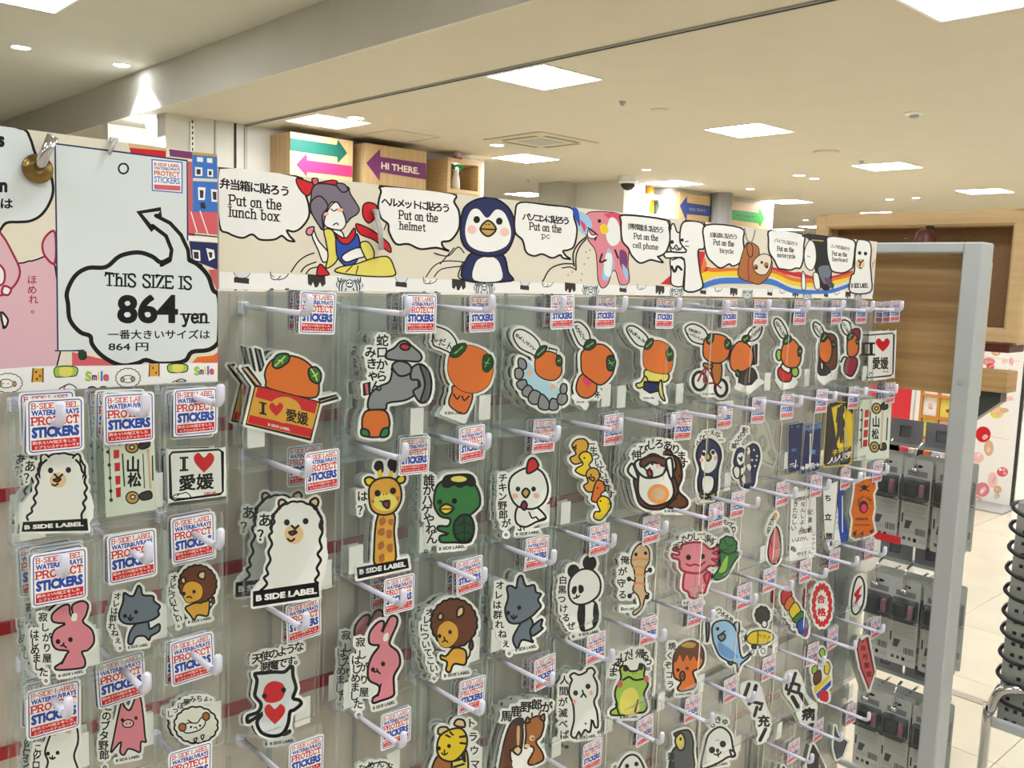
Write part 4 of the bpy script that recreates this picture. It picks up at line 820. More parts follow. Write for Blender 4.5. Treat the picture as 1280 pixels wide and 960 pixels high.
# ------------------------------------------------------------------ printed header boards
def quad(p): return [np.array(q, float) for q in p]
def header():
    a = Art('c5'); a.bold = .02; a.kw = 1.15; a.wt = .13
    a.poly([a_ for a_ in [(52, 637), (2420, 716), (3326, 740), (3332, 790), (2400, 765), (52, 724)]], 'F') if 0 else None
    W = [(273.4, 339.5), (580, 350.5), (865, 359.2), (1093.0, 363.6), (1092.0, 373.5), (273.4, 361)]
    a.L.append((quad(W), [(0, 1, 2, 3, 4, 5)], 'F', True))
    # icons of the bottom strip
    def icons(x0, y0, s, m):
        a.o = (x0, y0); a.sc = 4/s; a.m = m
        a.run('''q k 130,665 205,672 205,700 130,692; p w 135,640 200,645 190,668 145,664; L 3 K 128,640 135,655 150,668 185,670 202,660 210,645
L 4 K 312,640 318,672 345,678 362,660; L 4 K 352,680 385,670 402,650; L 3 K 318,655 330,665; q k 310,722 328,722 328,730 310,730; q k 385,722 405,722 405,730 385,730
q k 498,650 585,658 588,700 570,715 560,690 548,715 535,718 525,690 515,710 500,700; C K 36 ★ 617,704 617,704; C K 30 ★ 73,688 73,688
w 4; E W 708 704 66 38 4; p w 655,670 700,662 762,672 770,720 740,740 670,738 646,710; L 5 K 648,668 656,690 668,672; L 5 K 762,668 760,692 748,676; L 5 K 690,680 672,700 668,738; L 5 K 680,678 658,700 656,732; L 5 K 728,682 742,702 746,738; L 5 K 736,680 756,702 758,732; E F 708 698 17 19; D K 5 701,696 715,696; l 3 K 700,712 716,712; L 5 K 690,722 686,738; L 5 K 726,722 730,738; l 8 K 646,742 770,745; C K 28 ★ 795,709 795,709''')
        a.m = 0; a.sc = 4.
    n0 = len(a.L); icons(260, 180, 1, .03); first = a.L[n0:]
    def shift(p, dx):
        q = onY(p[0], p[1], .79); v = np.array([q[0]+dx, q[1], q[2]-dx*.0008]); z = v@FW; return np.array([640+F_PX*(v@RT)/z, 480-F_PX*(v@UP)/z])
    step = (onY(1072.5, 367.5, .79)[0]-onY(436.5, 356, .79)[0])/6
    for k in range(1, 8): a.L += [([shift(p, step*k) for p in v], f, c, b) for v, f, c, b in first]
    a.o = CROP['c5']; a.w = 9
    a.run('''P F 56,120 440,160 470,215 500,290 505,360 470,415 430,438 395,432 410,462 432,486 400,482 375,462 365,460 330,478 260,478 220,452 170,470 100,445 56,400
bold .05; m .10; C K 56 弁当箱に貼ろう 85,198 385,235; bold .02; Z K 237 292 49 255 Put_on_the; Z K 230 350 48 245 lunch_box; m 0
w 6; L 6 K 415,640 450,590 490,560 530,545; L 6 K 465,640 490,610 540,590; L 6 K 490,650 510,625 545,615
P R 445,170 530,195 640,180 635,235 590,228 540,205 500,260 455,220; P r 520,175 545,170 550,200 528,205; P v 520,225 545,200 600,200 650,210 700,215 712,250 755,320 745,350 715,370 690,395 680,360 660,310 620,290 590,340 575,430 540,380 510,330 515,270
P F 640,290 600,330 580,400 620,425 665,430 690,395 670,330; e z 660 330 16 10; e z 590 350 14 9; L 5 K 615,325 630,335 645,325; L 5 K 625,405 645,395 650,405; P v 575,430 570,360 600,310 560,260 515,290 520,350
P v 640,200 680,200 700,230 670,240; P F 525,420 550,480 600,540 605,575 575,590 550,530 520,460; P P 490,440 500,420 530,415 520,450 500,455; P y 580,430 620,430 640,480 650,560 630,600 590,620 600,560 590,490
P b 645,460 700,480 745,450 760,520 740,590 690,610 650,570 640,520; P R 640,445 690,470 730,420 735,460 700,500 660,490; P F 620,430 665,435 680,470 650,455; P R 740,400 800,420 860,460 905,500 915,540 890,530 830,480 760,450
P F 670,560 740,520 800,530 805,555 740,575 690,590; P y 760,500 800,490 830,540 820,590 790,575; P y 640,640 660,615 740,600 830,570 900,565 930,620 925,660 780,660; L 5 K 690,640 720,610; L 5 K 740,650 750,610; P R 560,600 600,640 600,655 545,655
P R 775,310 800,292 840,305 845,345 825,380 800,395 775,360; L 5 K 880,430 895,390
w 9; P F 885,210 1215,245 1230,290 1255,340 1255,420 1215,480 1170,490 1180,520 1205,535 1150,520 1120,520 1060,525 1000,500 940,500 905,440 900,400 865,370 850,310 865,240
bold .05; m .09; C K 48 ヘルメットに貼ろう 888,288 1190,320; bold .02; Z K 1052 362 41 190 Put_on_the; Z K 1022 412 38 128 helmet; m 0
w 5; L 5 K 1090,665 1130,610 1190,585 1280,590; L 5 K 1130,665 1170,625 1280,610; L 5 K 1130,545 1200,560 1250,515 1280,545; L 5 K 1160,600 1230,520
at c6; w 8; P N 95,490 150,460 270,470 300,560 312,605 80,600; p F 130,600 135,520 170,488 230,488 262,530 262,602; L 6 K 75,510 50,580 80,600; P N 62,350 80,240 160,192 240,195 310,250 335,350 300,450 240,480 150,475 80,430
p F 85,350 110,260 150,245 195,290 240,248 285,270 315,360 290,430 200,460 110,430; e A 118 348 22 22; e A 283 360 22 22; D K 17 143,298 256,306; P U 160,345 200,302 240,345 200,382; L 7 K 165,345 235,348; D K 4 190,322 205,322
P F 360,212 500,225 615,240 630,290 645,350 630,430 600,450 575,455 590,480 612,495 575,490 560,475 520,490 470,470 430,480 390,460 372,400 335,360 335,270
bold .05; m .10; C K 42 パソコンに貼ろう 390,284 590,304; bold .02; Z K 487 338 36 155 Put_on_the; Z K 488 378 26 38 pc; m 0
w 4; P P 690,275 730,258 850,268 870,310 885,370 905,430 900,520 905,610 860,620 840,560 820,560 800,620 770,640 750,600 745,520 735,450 700,400 680,330; p C 650,260 700,280 720,330 690,370 655,350; p b 620,240 650,250 660,330 640,300; p Q 780,270 860,270 870,330 820,300; p W 810,290 850,310 860,400 820,430 790,380
p C 800,440 830,520 800,600 770,580; p Y 760,330 790,320 800,360 770,370; p Q 660,300 690,330 680,360; p V 860,450 895,470 890,560 860,520; p C 870,520 900,560 890,600; p W 790,470 820,480 810,580 780,560; L 7 K 700,340 740,370 735,400; P F 700,350 720,375 748,372 730,392 700,385; D K 9 757,305; L 8 K 770,470 760,510 790,500; L 8 K 835,450 850,490
L 7 K 690,385 650,420 625,470 630,530; L 6 K 690,395 660,430 640,480 640,550; L 6 K 475,605 510,545 570,520 630,520; L 5 K 570,540 610,535 640,550; D K 3 600,575 620,560 690,460 700,490 680,520 670,570 665,600 710,450
w 8; P F 878,275 1090,300 1105,340 1110,400 1090,460 1060,480 1050,485 1075,512 1040,505 1010,500 960,515 920,480 900,440 870,400 865,310
bold .022; m .09; C K 34 携帯電話に貼ろう 915,332 1065,350; bold .02; Z K 990 385 28 118 Put_on_the; Z K 987 430 26 124 cell_phone; m 0
w 6; q R 1062,620 1120,570 1122,625; P F 1110,380 1115,330 1130,320 1145,360 1165,355 1170,320 1200,300 1280,310 1280,400 1200,430 1190,465 1120,465; P F 1115,490 1185,490 1185,620 1120,625 1115,560; L 5 K 1098,310 1115,345 1105,300; L 6 K 1115,530 1130,560 1145,530 1165,550; D K 9 1120,410 1170,400; L 5 K 1135,440 1145,450 1158,440; L 4 K 1188,410 1202,405; L 4 K 1190,430 1204,432
at c7; w 0; q R 130,375 165,380 160,450 200,460 330,470 345,500 200,490 140,500; q O 160,400 175,440 150,500 130,520; p Y 130,500 200,470 330,470 420,470 500,480 600,520 700,530 800,520 895,495 895,515 800,545 700,555 600,545 500,505 420,500 330,500 200,505 140,545
p O 180,462 260,458 500,465 600,505 700,515 800,505 895,480 895,500 800,525 700,535 600,525 500,485 330,475 200,480; p R 500,455 600,480 640,480 700,500 800,500 895,475 895,485 800,510 700,515 600,500 500,465; p B 140,545 240,510 400,510 500,515 600,560 700,570 800,565 895,535 895,550 800,585 700,590 600,585 500,545 400,540 240,540 150,565
w 7; P F 45,250 75,225 150,235 160,280 160,360 130,375 140,480 150,560 60,570 60,420 -30,410 -30,380 70,380 40,330; L 6 K 0,420 60,415 60,560; L 6 K 0,450 15,480 30,450 50,470; D K 8 50,320; L 4 K 65,330 80,325; L 4 K 65,350 82,352; L 5 K -10,350 5,365 20,345 35,370 50,355
P F 170,245 345,260 355,320 360,400 330,440 300,450 285,440 240,460 200,430 175,400 160,330
bold .022; m .09; C K 28 自転車に貼ろう 200,294 315,304; bold .02; Z K 258 335 26 100 Put_on_the; Z K 272 375 21 66 bicycle; m 0
w 4; P j 330,470 360,360 385,330 430,355 440,400 480,395 500,430 490,490 440,540 390,530 340,510; P c 410,420 450,390 490,400 495,440 470,490 430,490 405,460; e j 418 455 12 14; e j 470 445 12 14; D K 7 420,460 448,432 473,455; L 5 D 390,390 380,440 385,530; L 6 S 362,262 375,320 400,325 415,270; P j 375,340 400,345 400,400 380,395
w 7; P F 495,270 650,290 658,350 655,420 640,460 620,460 590,470 550,465 530,460 510,420 485,380 482,320
bold .022; m .09; C K 22 バイクに貼ろう 520,322 620,340; bold .02; Z K 567 366 23 80 Put_on_the; Z K 570 398 20 88 motorcycle; m 0
w 4; p K 658,290 780,300 785,400 800,450 790,560 750,565 720,500 700,400 690,330; P F 665,360 690,320 715,350 720,420 700,470 670,455 660,410; P F 650,480 665,500 665,565 648,560; P F 705,490 730,490 740,560 715,560; L 3 D 675,400 690,405; p n 730,460 790,450 790,500 760,540; p V 760,510 800,520 790,560; p q 780,530 810,540 800,565; L 5 U 700,320 755,325; L 5 K 690,310 650,300
w 7; P F 785,302 905,320 912,380 905,440 900,460 870,480 840,485 800,475 785,440 775,400 772,340
bold .022; m .09; C K 20 スノボに貼ろう 800,350 880,364; bold .02; Z K 837 390 20 72 Put_on_the; Z K 838 418 18 76 Snowboard; m 0
w 6; P F 925,325 945,318 985,330 995,370 990,440 995,500 990,580 890,580 895,500 910,480 915,380; e t 940 440 22 26; D K 9 937,385 966,388; L 6 K 930,422 942,432 955,420; L 6 K 942,432 936,450; L 5 K 935,458 945,462; Z K 937 548 20 84 B-SIDE_LABEL; l 3 R 1000,440 1022,410; l 3 R 1000,455 1024,418''')
    org = (RX0, .79, -.018)
    base = quad([(273.4, 208), (1096.9, 302.3), (1092.3, 373.8), (273.4, 361.2)])
    # keep ink inside the board
    C = onY(273.4, 208, .79); D_ = onY(1096.9, 302.3, .79); E_ = onY(1092.3, 373.8, .79)
    x0, x1, z0, z1 = C[0], D_[0]-.001, min(E_[2], onY(273.4, 361.2, .79)[2]), C[2]
    pm0 = plane_map(.79)
    def pm(p): x, y, z = pm0(p); return min(max(x, x0), x1), y, min(max(z, z0), z1-.0002*(x-x0))
    me = print_mesh('header_board', a, org, pm, base=base, base_col='c', thick=.003, mt=M['board_print'])
    o = bpy.data.objects.new('header_board', me); o.location = org; COL.objects.link(o)
    tag(o, 'long cream header board with speech bubbles telling where to put the stickers', 'sign board')
header()

def price_board():
    a = Art('c1'); a.res = 5; Yb = .783
    a.run('''w 0; q c -200,60 -200,0 1088,212 1088,1360 -200,1360
w 8; P 6 -60,620 0,600 60,740 110,755 160,745 275,770 275,1310 -60,1310
at c1; w 11; oc D; P 6 275,605 240,610 212,660 225,720 275,755; P 6 -30,600 10,615 60,700 100,800 60,880 -20,900; P F -20,760 20,790 20,850 -10,860; P F 20,870 55,885 40,915 10,905; bold .02; C D 50 ほめれ。 160,838 160,885 165,930 178,985; oc K
P F 5,1000 40,1040 20,1080; 
w 0; q R 640,155 830,180 830,225 655,210; q i 640,155 830,175 835,195 645,178; q V 845,185 960,200 960,235 850,222; q m 935,245 965,250 975,640 935,640; q B 960,205 1090,215 1090,500 965,500; q U 960,198 1090,212 1090,225 960,212
q F 985,225 1015,228 1015,250 985,248; q F 1035,230 1062,232 1062,255 1035,253; q F 975,275 1012,278 1012,320 975,320; q k 983,285 1003,287 1003,312 983,312; q F 1037,285 1065,288 1065,325 1037,322; q k 1044,295 1058,296 1058,316 1044,316
q c 965,330 1090,335 1090,350 965,345; q F 990,375 1028,378 1024,440 992,440; q k 998,390 1018,392 1016,430 1000,430; q F 1055,385 1088,388 1088,450 1058,448; q k 1063,398 1082,400 1082,440 1066,438; q k 1000,455 1022,450 1030,485 1005,482
q r 940,500 1090,500 1090,615 940,600; l 5 F 955,500 985,600; l 5 F 1000,495 1040,610; l 6 K 945,610 1090,625; q F 940,618 1090,630 1088,650 942,640; q N 945,645 1090,655 1090,790 960,740; q F 962,688 1000,692 1002,745 965,740; q k 968,698 992,700 994,735 970,732; q F 1030,680 1070,690 1075,730 1045,745; q k 1042,700 1062,702 1060,730 1048,728
q m 1040,790 1090,785 1090,905; q r 360,1200 620,1260 1000,1260 1090,1200 1090,1290 360,1290; q O 985,1225 1085,1215 1080,1250 960,1255; w 5; P g 395,1195 425,1190 430,1230 400,1235
w 0; q w 275,158 935,245 935,1200 290,1195; l 8 N 272,158 935,243 938,640; l 8 N 275,158 282,600 289,1194 420,1192; l 6 N 275,1194 400,1194
oc K; w 9; E w 617 283 24 25; w 14
P w -60,80 110,85 150,130 178,210 220,250 255,320 265,400 240,470 200,520 150,545 100,550 30,555 -10,600 -60,590; w 0; q w -60,60 118,92 140,130 -60,560
bold .05; m .02; T K 5 148 56 36 s; T K 17 376 52 40 n; T K 34 458 50 62 は; m 0
w 22; P w 340,960 335,900 375,820 440,780 530,775 600,720 690,702 760,722 805,752 860,730 930,732 990,765 1040,820 1065,890 1095,930 1095,1120 1085,1160 1040,1190 960,1200 930,1240 880,1255 790,1258 730,1240 690,1255 620,1268 560,1250 500,1210 460,1160 450,1120 400,1100 350,1040
w 0; q w 700,500 760,560 850,740 830,760 940,760 935,720 880,620
oc K; l 19 K 850,742 858,690 830,620 762,568; l 19 K 850,742 806,766; l 19 K 762,568 765,592 695,502 803,485 800,515 778,518; l 19 K 778,518 850,555 905,615 940,690 945,742; l 19 K 945,742 1005,770
bold .02; m .045; wt .17; Z K 742 846 60 430 ThIS_SIZE_IS; m 0; bold .036; T K 738 985 145 305 864; wt .2; Z K 974 1022 62 122 yen; bold .03; T K 795 1112 48 510 一番大きいサイズは; T K 642 1174 42 200 864_円''')
    # small label mark on the card
    a.o = CROP['c1']; a.w = 6; a.oc = 'B'; a.run('Q F 760,238 910,252 910,404 762,392'); a.oc = 'K'
    a.bold = .02; a.m = .08
    for y, h, t, c in ((265, 16, 'B-SIDE_LABEL', 'R'), (284, 16, 'WATER&UVRAYS', 'b'), (309, 24, 'PROTECT', 'R'), (341, 32, 'STICKERS', 'B')): a.run('T %s 835 %d %d 128 %s' % (c, y, h, t))
    a.run('q r 770,362 902,370 902,394 772,386'); a.m = 0
    # bottom strip
    a.o = CROP['c2']
    a.run('''w 0; q F -200,410 0,405 200,390 560,388 800,378 1088,374 1088,468 780,478 400,512 0,524 -200,530
w 4; F F 16 .08 40 475 68 46; E F 30 478 36 22; E U 72 480 9 13; E U 0 480 8 13; D K 3 18,478 40,478; F F 16 .08 640 450 58 46; E F 640 455 32 18; E U 665 455 9 12; E U 612 458 9 12; D K 3 630,455 650,453
q M 165,402 215,402 215,470 160,470; l 7 T 165,402 160,470; l 7 T 215,402 215,470; D T 6 180,420 200,440 185,455; q M 748,382 795,380 795,440 745,442; l 6 T 748,382 745,442; l 6 T 795,380 795,440; D T 5 765,400 780,425
w 5; P L 280,395 380,395 382,435 350,442 300,445 275,440; p y 300,400 360,400 355,438 305,440; P L 845,382 930,382 935,415 900,422 845,420; p y 865,385 915,385 910,418 868,418
bold .06; T L 442 442 52 32 S; T V 472 448 28 26 m; T Y 493 440 44 8 i; T B 508 440 52 10 l; T r 530 448 36 30 e; T L 984 415 46 28 S; T V 1008 420 26 22 m; T Y 1026 412 38 7 i; T B 1040 412 46 9 l; T r 1058 418 32 24 e
P F 320,505 340,480 370,490 380,510; L 6 T 295,505 320,490 345,480; P F 880,468 905,455 930,465; L 5 T 862,470 900,458; P v 440,500 460,492 480,500; P v 500,498 520,492 535,500''')
    org = (.30, Yb, 0.)
    pm0 = plane_map(Yb); x1 = onY(272, 300, Yb)[0]; T0 = onY(0, 157.5, Yb); T1 = onY(272, 193, Yb); B0 = onY(0, 491, Yb); B1 = onY(272, 477, Yb); x0 = onY(-60, 300, Yb)[0]
    def pm(p):
        x, y, z = pm0(p); x = min(max(x, x0), x1); t = (x-T0[0])/(T1[0]-T0[0]); return x, y, min(max(z, B0[2]+(B1[2]-B0[2])*t), T0[2]+(T1[2]-T0[2])*t)
    me = print_mesh('price_board', a, org, pm, base=quad([(-60, 149), (272, 193), (272, 477), (-60, 495)]), base_col='c', thick=.003, mt=M['board_print'])
    o = bpy.data.objects.new('price_board', me); o.location = org; COL.objects.link(o)
    tag(o, 'printed price board saying this size is 864 yen beside a pink figure', 'sign board')
    # bare steel hook that holds the board
    p = onY(47, 211, Yb-.004); r = empty('steel_peg', p, 'brass ringed steel peg through the top of the price board', 'hook')
    MB().lathe([(.0035, -.002), (.0105, -.003), (.0115, 0), (.0105, .003), (.0045, .003)], p, M['brass'], 20, 'y').obj('ring', r, smooth=True)
    e = onY(66, 170, Yb-.018)
    MB().tube([(p[0], p[1]+.002, p[2]), (p[0]+.001, p[1]-.006, p[2]+.004), e], [.0035, .004, .0042], M['chrome'], 12).obj('shaft', r, smooth=True)
    for n_, (px, py, dx, dy), yy, lab in ((0, (141, 184, 5, -9), Yb, 'small clear clip at the top of the price board'), (1, (472, 288, -5, 24), .79, 'long clear plastic clip beside the red apple on the header')):
        q0 = onY(px-dx, py+dy if dy > 0 else py-dy, yy-.004); q1 = onY(px+dx*.4, py-dy if dy > 0 else py+dy, yy-.004)
        c = empty('clear_clip', q0, lab, 'clip')
        MB().tube([q0, ((q0[0]+q1[0])/2, q0[1]-.002, (q0[2]+q1[2])/2), q1], [.0016+.0012*n_]*3, M['clip'], 8).obj('strip', c, smooth=True)
        MB().box((q1[0]-.003, q1[1]-.001, q1[2]-.002), (q1[0]+.003, q1[1]+.004, q1[2]+.002), M['clip'], .0006).obj('catch', c)
M['clip'] = mat('translucent_clip', 'e8eaea', .2)
M['clip'].node_tree.nodes['Principled BSDF'].inputs['Transmission Weight'].default_value = .5
price_board()
# ------------------------------------------------------------------ the shop around it
def s(name, mb): o = mb.obj(name); o['kind'] = 'structure'; return o
M['ceiling_pale'] = noise_mat('painted_raised_ceiling', 'cccabf', 'c9c7bb', 3, .9)
def build_shell():
    XS = 3.3
    s('ceiling', MB().box((XS, -9, CEIL), (34, 30, CEIL+.1), M['ceiling']))
    s('ceiling_raised', MB().box((-8, -9, CEIL2), (XS, 30, CEIL2+.1), M['ceiling_pale']))
    s('trim_1', MB().box((XS-.02, -9, CEIL-.001), (XS+.01, 30, CEIL2), M['wall']))         # face of the ceiling step
    s('trim_2', MB().box((4.19, -9, CEIL-.012), (4.235, 30, CEIL+.002), M['grey']).box((4.2, -9, CEIL-.016), (4.21, 30, CEIL-.01), M['dark']))
    fl = s('floor', MB().box((-8, -9, FLOOR-.1), (34, 30, FLOOR-.004), M['grout']))
    me = MB().box((-.2985, -.2985, -.006), (.2985, .2985, 0), M['tile'], .0015).mesh('tile')
    for i in range(18):
        for j in range(14):
            x, y = 2.75+i*.6, -1.17+j*.6
            mk('tile', me, fl, (x-fl.location[0], y-fl.location[1], FLOOR-fl.location[2]))
    s('wall_back', MB().box((3.42, 8.45, FLOOR), (7.3, 8.65, CEIL), M['wall']))
    s('wall_far', MB().box((3.3, 16, FLOOR), (34, 16.2, CEIL2), M['wall']))
    s('wall_end', MB().box((-8, 29.8, FLOOR), (3.3, 30, CEIL2), M['wall']))
    s('wall_right', MB().box((30, -9, FLOOR), (30.2, 16, CEIL), M['white_wall']))
    s('wall_left', MB().box((-8.2, -9, FLOOR), (-8, 30, CEIL2), M['wall']))
    s('wall_behind', MB().box((-8, -9.2, FLOOR), (34, -9, CEIL2), M['wall']))
M['tile'] = noise_mat('cream_floor_tile', 'd9d1bb', 'd0c7b0', 3, .22, (1, 1, 1), 5)
M['grout'] = mat('floor_grout', 'b8ae98', .8)
build_shell()
def emis(name, col, st):
    m = bpy.data.materials.new(name); m.use_nodes = True; nt = m.node_tree; nt.nodes.clear(); e = nn(m, 'ShaderNodeEmission', Strength=st); e.inputs[0].default_value = (*col, 1); o = nn(m, 'ShaderNodeOutputMaterial'); lk(m, e.outputs[0], o.inputs[0]); return m
M['lamp'] = emis('lit_diffuser', (.965, .985, 1.02), LAMP)
M['lens'] = emis('lit_lens', (.93, .97, 1.0), 26)
LIGHT_M = (MB().box((-.30, -.30, -.004), (.30, -.28, .0), M['white']).box((-.30, .28, -.004), (.30, .30, .0), M['white']).box((-.30, -.28, -.004), (-.28, .28, .0), M['white']).box((.28, -.28, -.004), (.30, .28, .0), M['white']).mesh('frame'),
           MB().box((-.28, -.28, -.0025), (.28, .28, .001), M['lamp']).mesh('diffuser'))
def panel(x, y, z, lab):
    r = empty('ceiling_light', (x, y, z-.001), lab, 'ceiling light', 'square ceiling lights'); mk('frame', LIGHT_M[0], r); mk('diffuser', LIGHT_M[1], r)
VIS = [((680, 97), 'large square ceiling light nearest the ceiling track'), ((410, 152), 'square ceiling light above the green and pink arrow sign'), ((936, 163), 'square ceiling light left of the oval ceiling disc'), ((657, 198), 'square ceiling light beside the air vent'),
       ((1109, 208), 'square ceiling light above the wooden tray board'), ((843, 229), 'square ceiling light right of the dome camera'), ((660, 243), 'small far square ceiling light above the penguin'), ((986, 252), 'far square ceiling light right of the green arrow sign'),
       ((1231, 239), 'far square ceiling light over the tray board right end'), ((1222, -4), 'square ceiling light cut by the top right edge'), ((985, 287), 'farthest low square ceiling light beside the tray board')]
for (px, py), lab in VIS:
    x, y, z = onZ(px, py, CEIL); panel(x, y, z, lab)
x, y, z = onZ(28, -6, CEIL2); panel(x, y, z, 'square ceiling light cut by the top left corner')
CO = ['nearest', 'second', 'third', 'fourth', 'fifth', 'sixth', 'seventh', 'eighth']
for i, x in enumerate((1.2, -1.7, -4.6)):  # unseen panels continuing the light grid, added to light the rack front
    for j, y in enumerate((3.0, .2, -2.6, -5.4)): panel(x, y, CEIL2, 'added square light on the raised ceiling, %s across, %s along, out of view' % (CO[i], CO[j]))
for i, x in enumerate((4.7, 7.4, 10.35, 13.3, 16.3, 19.3, 22.3, 25.3)):  # further panels along the ceiling grid, added to brighten the far shop
    for j, y in enumerate((13.6, 10.7, 7.75, 4.75, 1.9, -1.0, -3.9, -6.8)):
        if i > 3 and y > 12: continue
        if min(math.hypot(onZ(*p, CEIL)[0]-x, onZ(*p, CEIL)[1]-y) for p, _ in VIS) < 1.3: continue
        panel(x, y, CEIL, 'added square light on the main ceiling, %s column, %s row from the back' % (CO[i], CO[j]))
DL = [((445, 147), CEIL, 1, 'bright downlight touching the square light by the arrow sign'), ((621, 181), CEIL, 1, 'bright downlight left of the air vent'), ((808, 212), CEIL, 0, 'downlight above the dome camera'), ((938, 236), CEIL, 0, 'downlight above the green arrow sign'),
      ((999, 219), CEIL, 1, 'brightest downlight left of its pair'), ((1018, 223), CEIL, 0, 'small downlight right of the bright one'), ((1112, 249), CEIL, 0, 'left downlight over the tray board'), ((1145, 247), CEIL, 0, 'right downlight over the tray board'), ((1007, 275), CEIL, 0, 'low far downlight by the tray board'),
      ((26, 59), CEIL2, 1, 'left downlight on the raised ceiling'), ((152, 81), CEIL2, 1, 'right downlight on the raised ceiling beside the step')]
tr = MB().lathe([(.052, -.003), (.058, -.006), (.064, -.003), (.064, .0)], (0, 0, 0), M['white'], 20).mesh('trim_ring'); ln = MB().lathe([(.0, -.0045), (.03, -.0045), (.054, -.0035), (.054, -.001)], (0, 0, 0), M['lens'], 20).mesh('lens')
for (px, py), z, big, lab in DL:
    x, y, _ = onZ(px, py, z); r = empty('downlight', (x, y, z-.001), lab, 'downlight', 'round downlights'); a_, b_ = mk('trim_ring', tr, r), mk('lens', ln, r)
    if big: a_.scale = b_.scale = (1.3, 1.3, 1)
    if py == 147: continue
    L = bpy.data.lights.new('beam', 'SPOT'); L.energy = SPOT_W*(6 if py == 81 else 1); L.color = (.88, .95, 1.0) if py == 81 else (1, .96, .9); L.spot_size = 1.9; L.spot_blend = .8; L.shadow_soft_size = .05
    o = bpy.data.objects.new('beam', L); o.location = (x, y, z-.02); COL.objects.link(o)
def small_ceiling():
    x, y, z = onZ(676, 176, CEIL); r = empty('ceiling_vent', (x, y, z), 'square air conditioning vent in the ceiling', 'vent')
    MB().box((x-.42, y-.42, z-.012), (x+.42, y+.42, z), M['vent'], .005).obj('frame', r); MB().box((x-.17, y-.17, z-.016), (x+.17, y+.17, z-.011), M['grey'], .002).obj('grille', r)
    for k in range(4):
        dx, dy = ((1, 0), (-1, 0), (0, 1), (0, -1))[k]; MB().box((x+dx*.3-(.24 if dx == 0 else .03), y+dy*.3-(.24 if dy == 0 else .03), z-.015), (x+dx*.3+(.24 if dx == 0 else .03), y+dy*.3+(.24 if dy == 0 else .03), z-.011), M['vent2']).obj('louvre', r)
    x, y, z = onZ(500, 170, CEIL); r = empty('ceiling_hatch', (x, y, z), 'thin framed access hatch in the ceiling above the arrow signs', 'hatch')
    for a, b in (((-.3, -.3), (.3, -.288)), ((-.3, .288), (.3, .3)), ((-.3, -.288), (-.288, .288)), ((.288, -.288), (.3, .288))): MB().box((x+a[0], y+a[1], z-.004), (x+b[0], y+b[1], z), M['grey']).obj('edge_trim', r)
    for (px, py), rad, nm, lab, prof in (((825, 137), .07, 'ceiling_disc', 'small flat white disc on the ceiling', [(.07, -.004), (.05, -.012), (.0, -.013)]),
            ((1033, 189), .13, 'ceiling_speaker', 'oval looking beige speaker disc on the ceiling', [(.13, -.002), (.12, -.02), (.0, -.024)]),
            ((778, 127), .03, 'sprinkler', 'tiny dark sprinkler near the big ceiling light', [(.028, -.002), (.012, -.03), (.018, -.032), (.0, -.034)]),
            ((1077, 201), .03, 'sprinkler', 'tiny sprinkler by the light above the tray board', [(.028, -.002), (.012, -.03), (.018, -.032), (.0, -.034)]),
            ((661, 225), .03, 'sprinkler', 'tiny sprinkler between two small far lights', [(.028, -.002), (.012, -.03), (.018, -.032), (.0, -.034)])):
        x, y, z = onZ(px, py, CEIL); m_ = M['vent'] if nm != 'sprinkler' else M['grey']
        o = MB().lathe([(prof[0][0], 0)]+prof, (x, y, z), m_, 24).obj(nm, smooth=False); tag(o, lab, {'ceiling_disc': 'ceiling cap', 'ceiling_speaker': 'speaker', 'sprinkler': 'sprinkler'}[nm])
    x, y, z = onZ(1143, 141, CEIL); r = empty('smoke_detector', (x, y, z), 'round smoke detector on the right of the ceiling', 'smoke detector')
    MB().lathe([(.075, 0), (.075, -.01), (.06, -.018), (.03, -.02)], (x, y, z), M['white'], 24).obj('base', r); MB().lathe([(.035, -.018), (.035, -.035), (.02, -.042), (.0, -.043)], (x, y, z), M['grey'], 16).obj('sensor', r)
M['vent'] = mat('beige_vent_plastic', 'c9c2ac', .6); M['vent2'] = mat('vent_slot', '8d8672', .7)
small_ceiling()

# arrow signs on the back wall
def sign(name, o_, sc, Y, quadpx, depth, zb, arrow_src, lab, mt):
    P = [onY(o_[0]+a/sc, o_[1]+b/sc, Y) for a, b in quadpx]; x0, x1 = P[0][0], P[1][0]; z1 = max(P[0][2], P[1][2])
    r = empty(name, (x0, Y, zb), lab, 'sign'); MB().box((x0, Y, zb), (x1, Y+depth, z1), mt).obj('sign_box', r)
    cnt = []
    for nm, src, lb in arrow_src:
        a = Art(None, sc); a.o = o_; a.run(src); a.L = [(v, f, c, b) for v, f, c, b in a.L]
        me = print_mesh(nm, a, (x0, Y, zb), plane_map(Y-.004), base=a.L[0][0], base_col=a.L[0][2], thick=.004)
        o = mk(nm, me, r, (0, -.004, 0))
        o['label'] = lb
M['sign_wood'] = wood('sign_wood_grain', 'b99a6a', 'c8ab7c', (26, 26, 1.2))
PALC['1'] = srgb('1f5a4e'); PALC['2'] = srgb('e03462'); PALC['3'] = srgb('74386a'); PALC['4'] = srgb('3b4a86'); PALC['5'] = srgb('3c9448')
sign('arrow_sign', (330, 150), 10.667, 8.05, [(350, 160), (1185, 280)], .4, .4, [('arrow', 'w 0; q 1 352,238 972,332 985,262 1110,440 985,572 978,492 352,402', 'dark green arrow pointing right'), ('arrow', 'w 0; q 2 435,590 572,445 576,535 1175,615 1175,760 576,688 570,748', 'pink arrow pointing left')], 'pale wood box sign with a green and a pink arrow', M['sign_wood'])
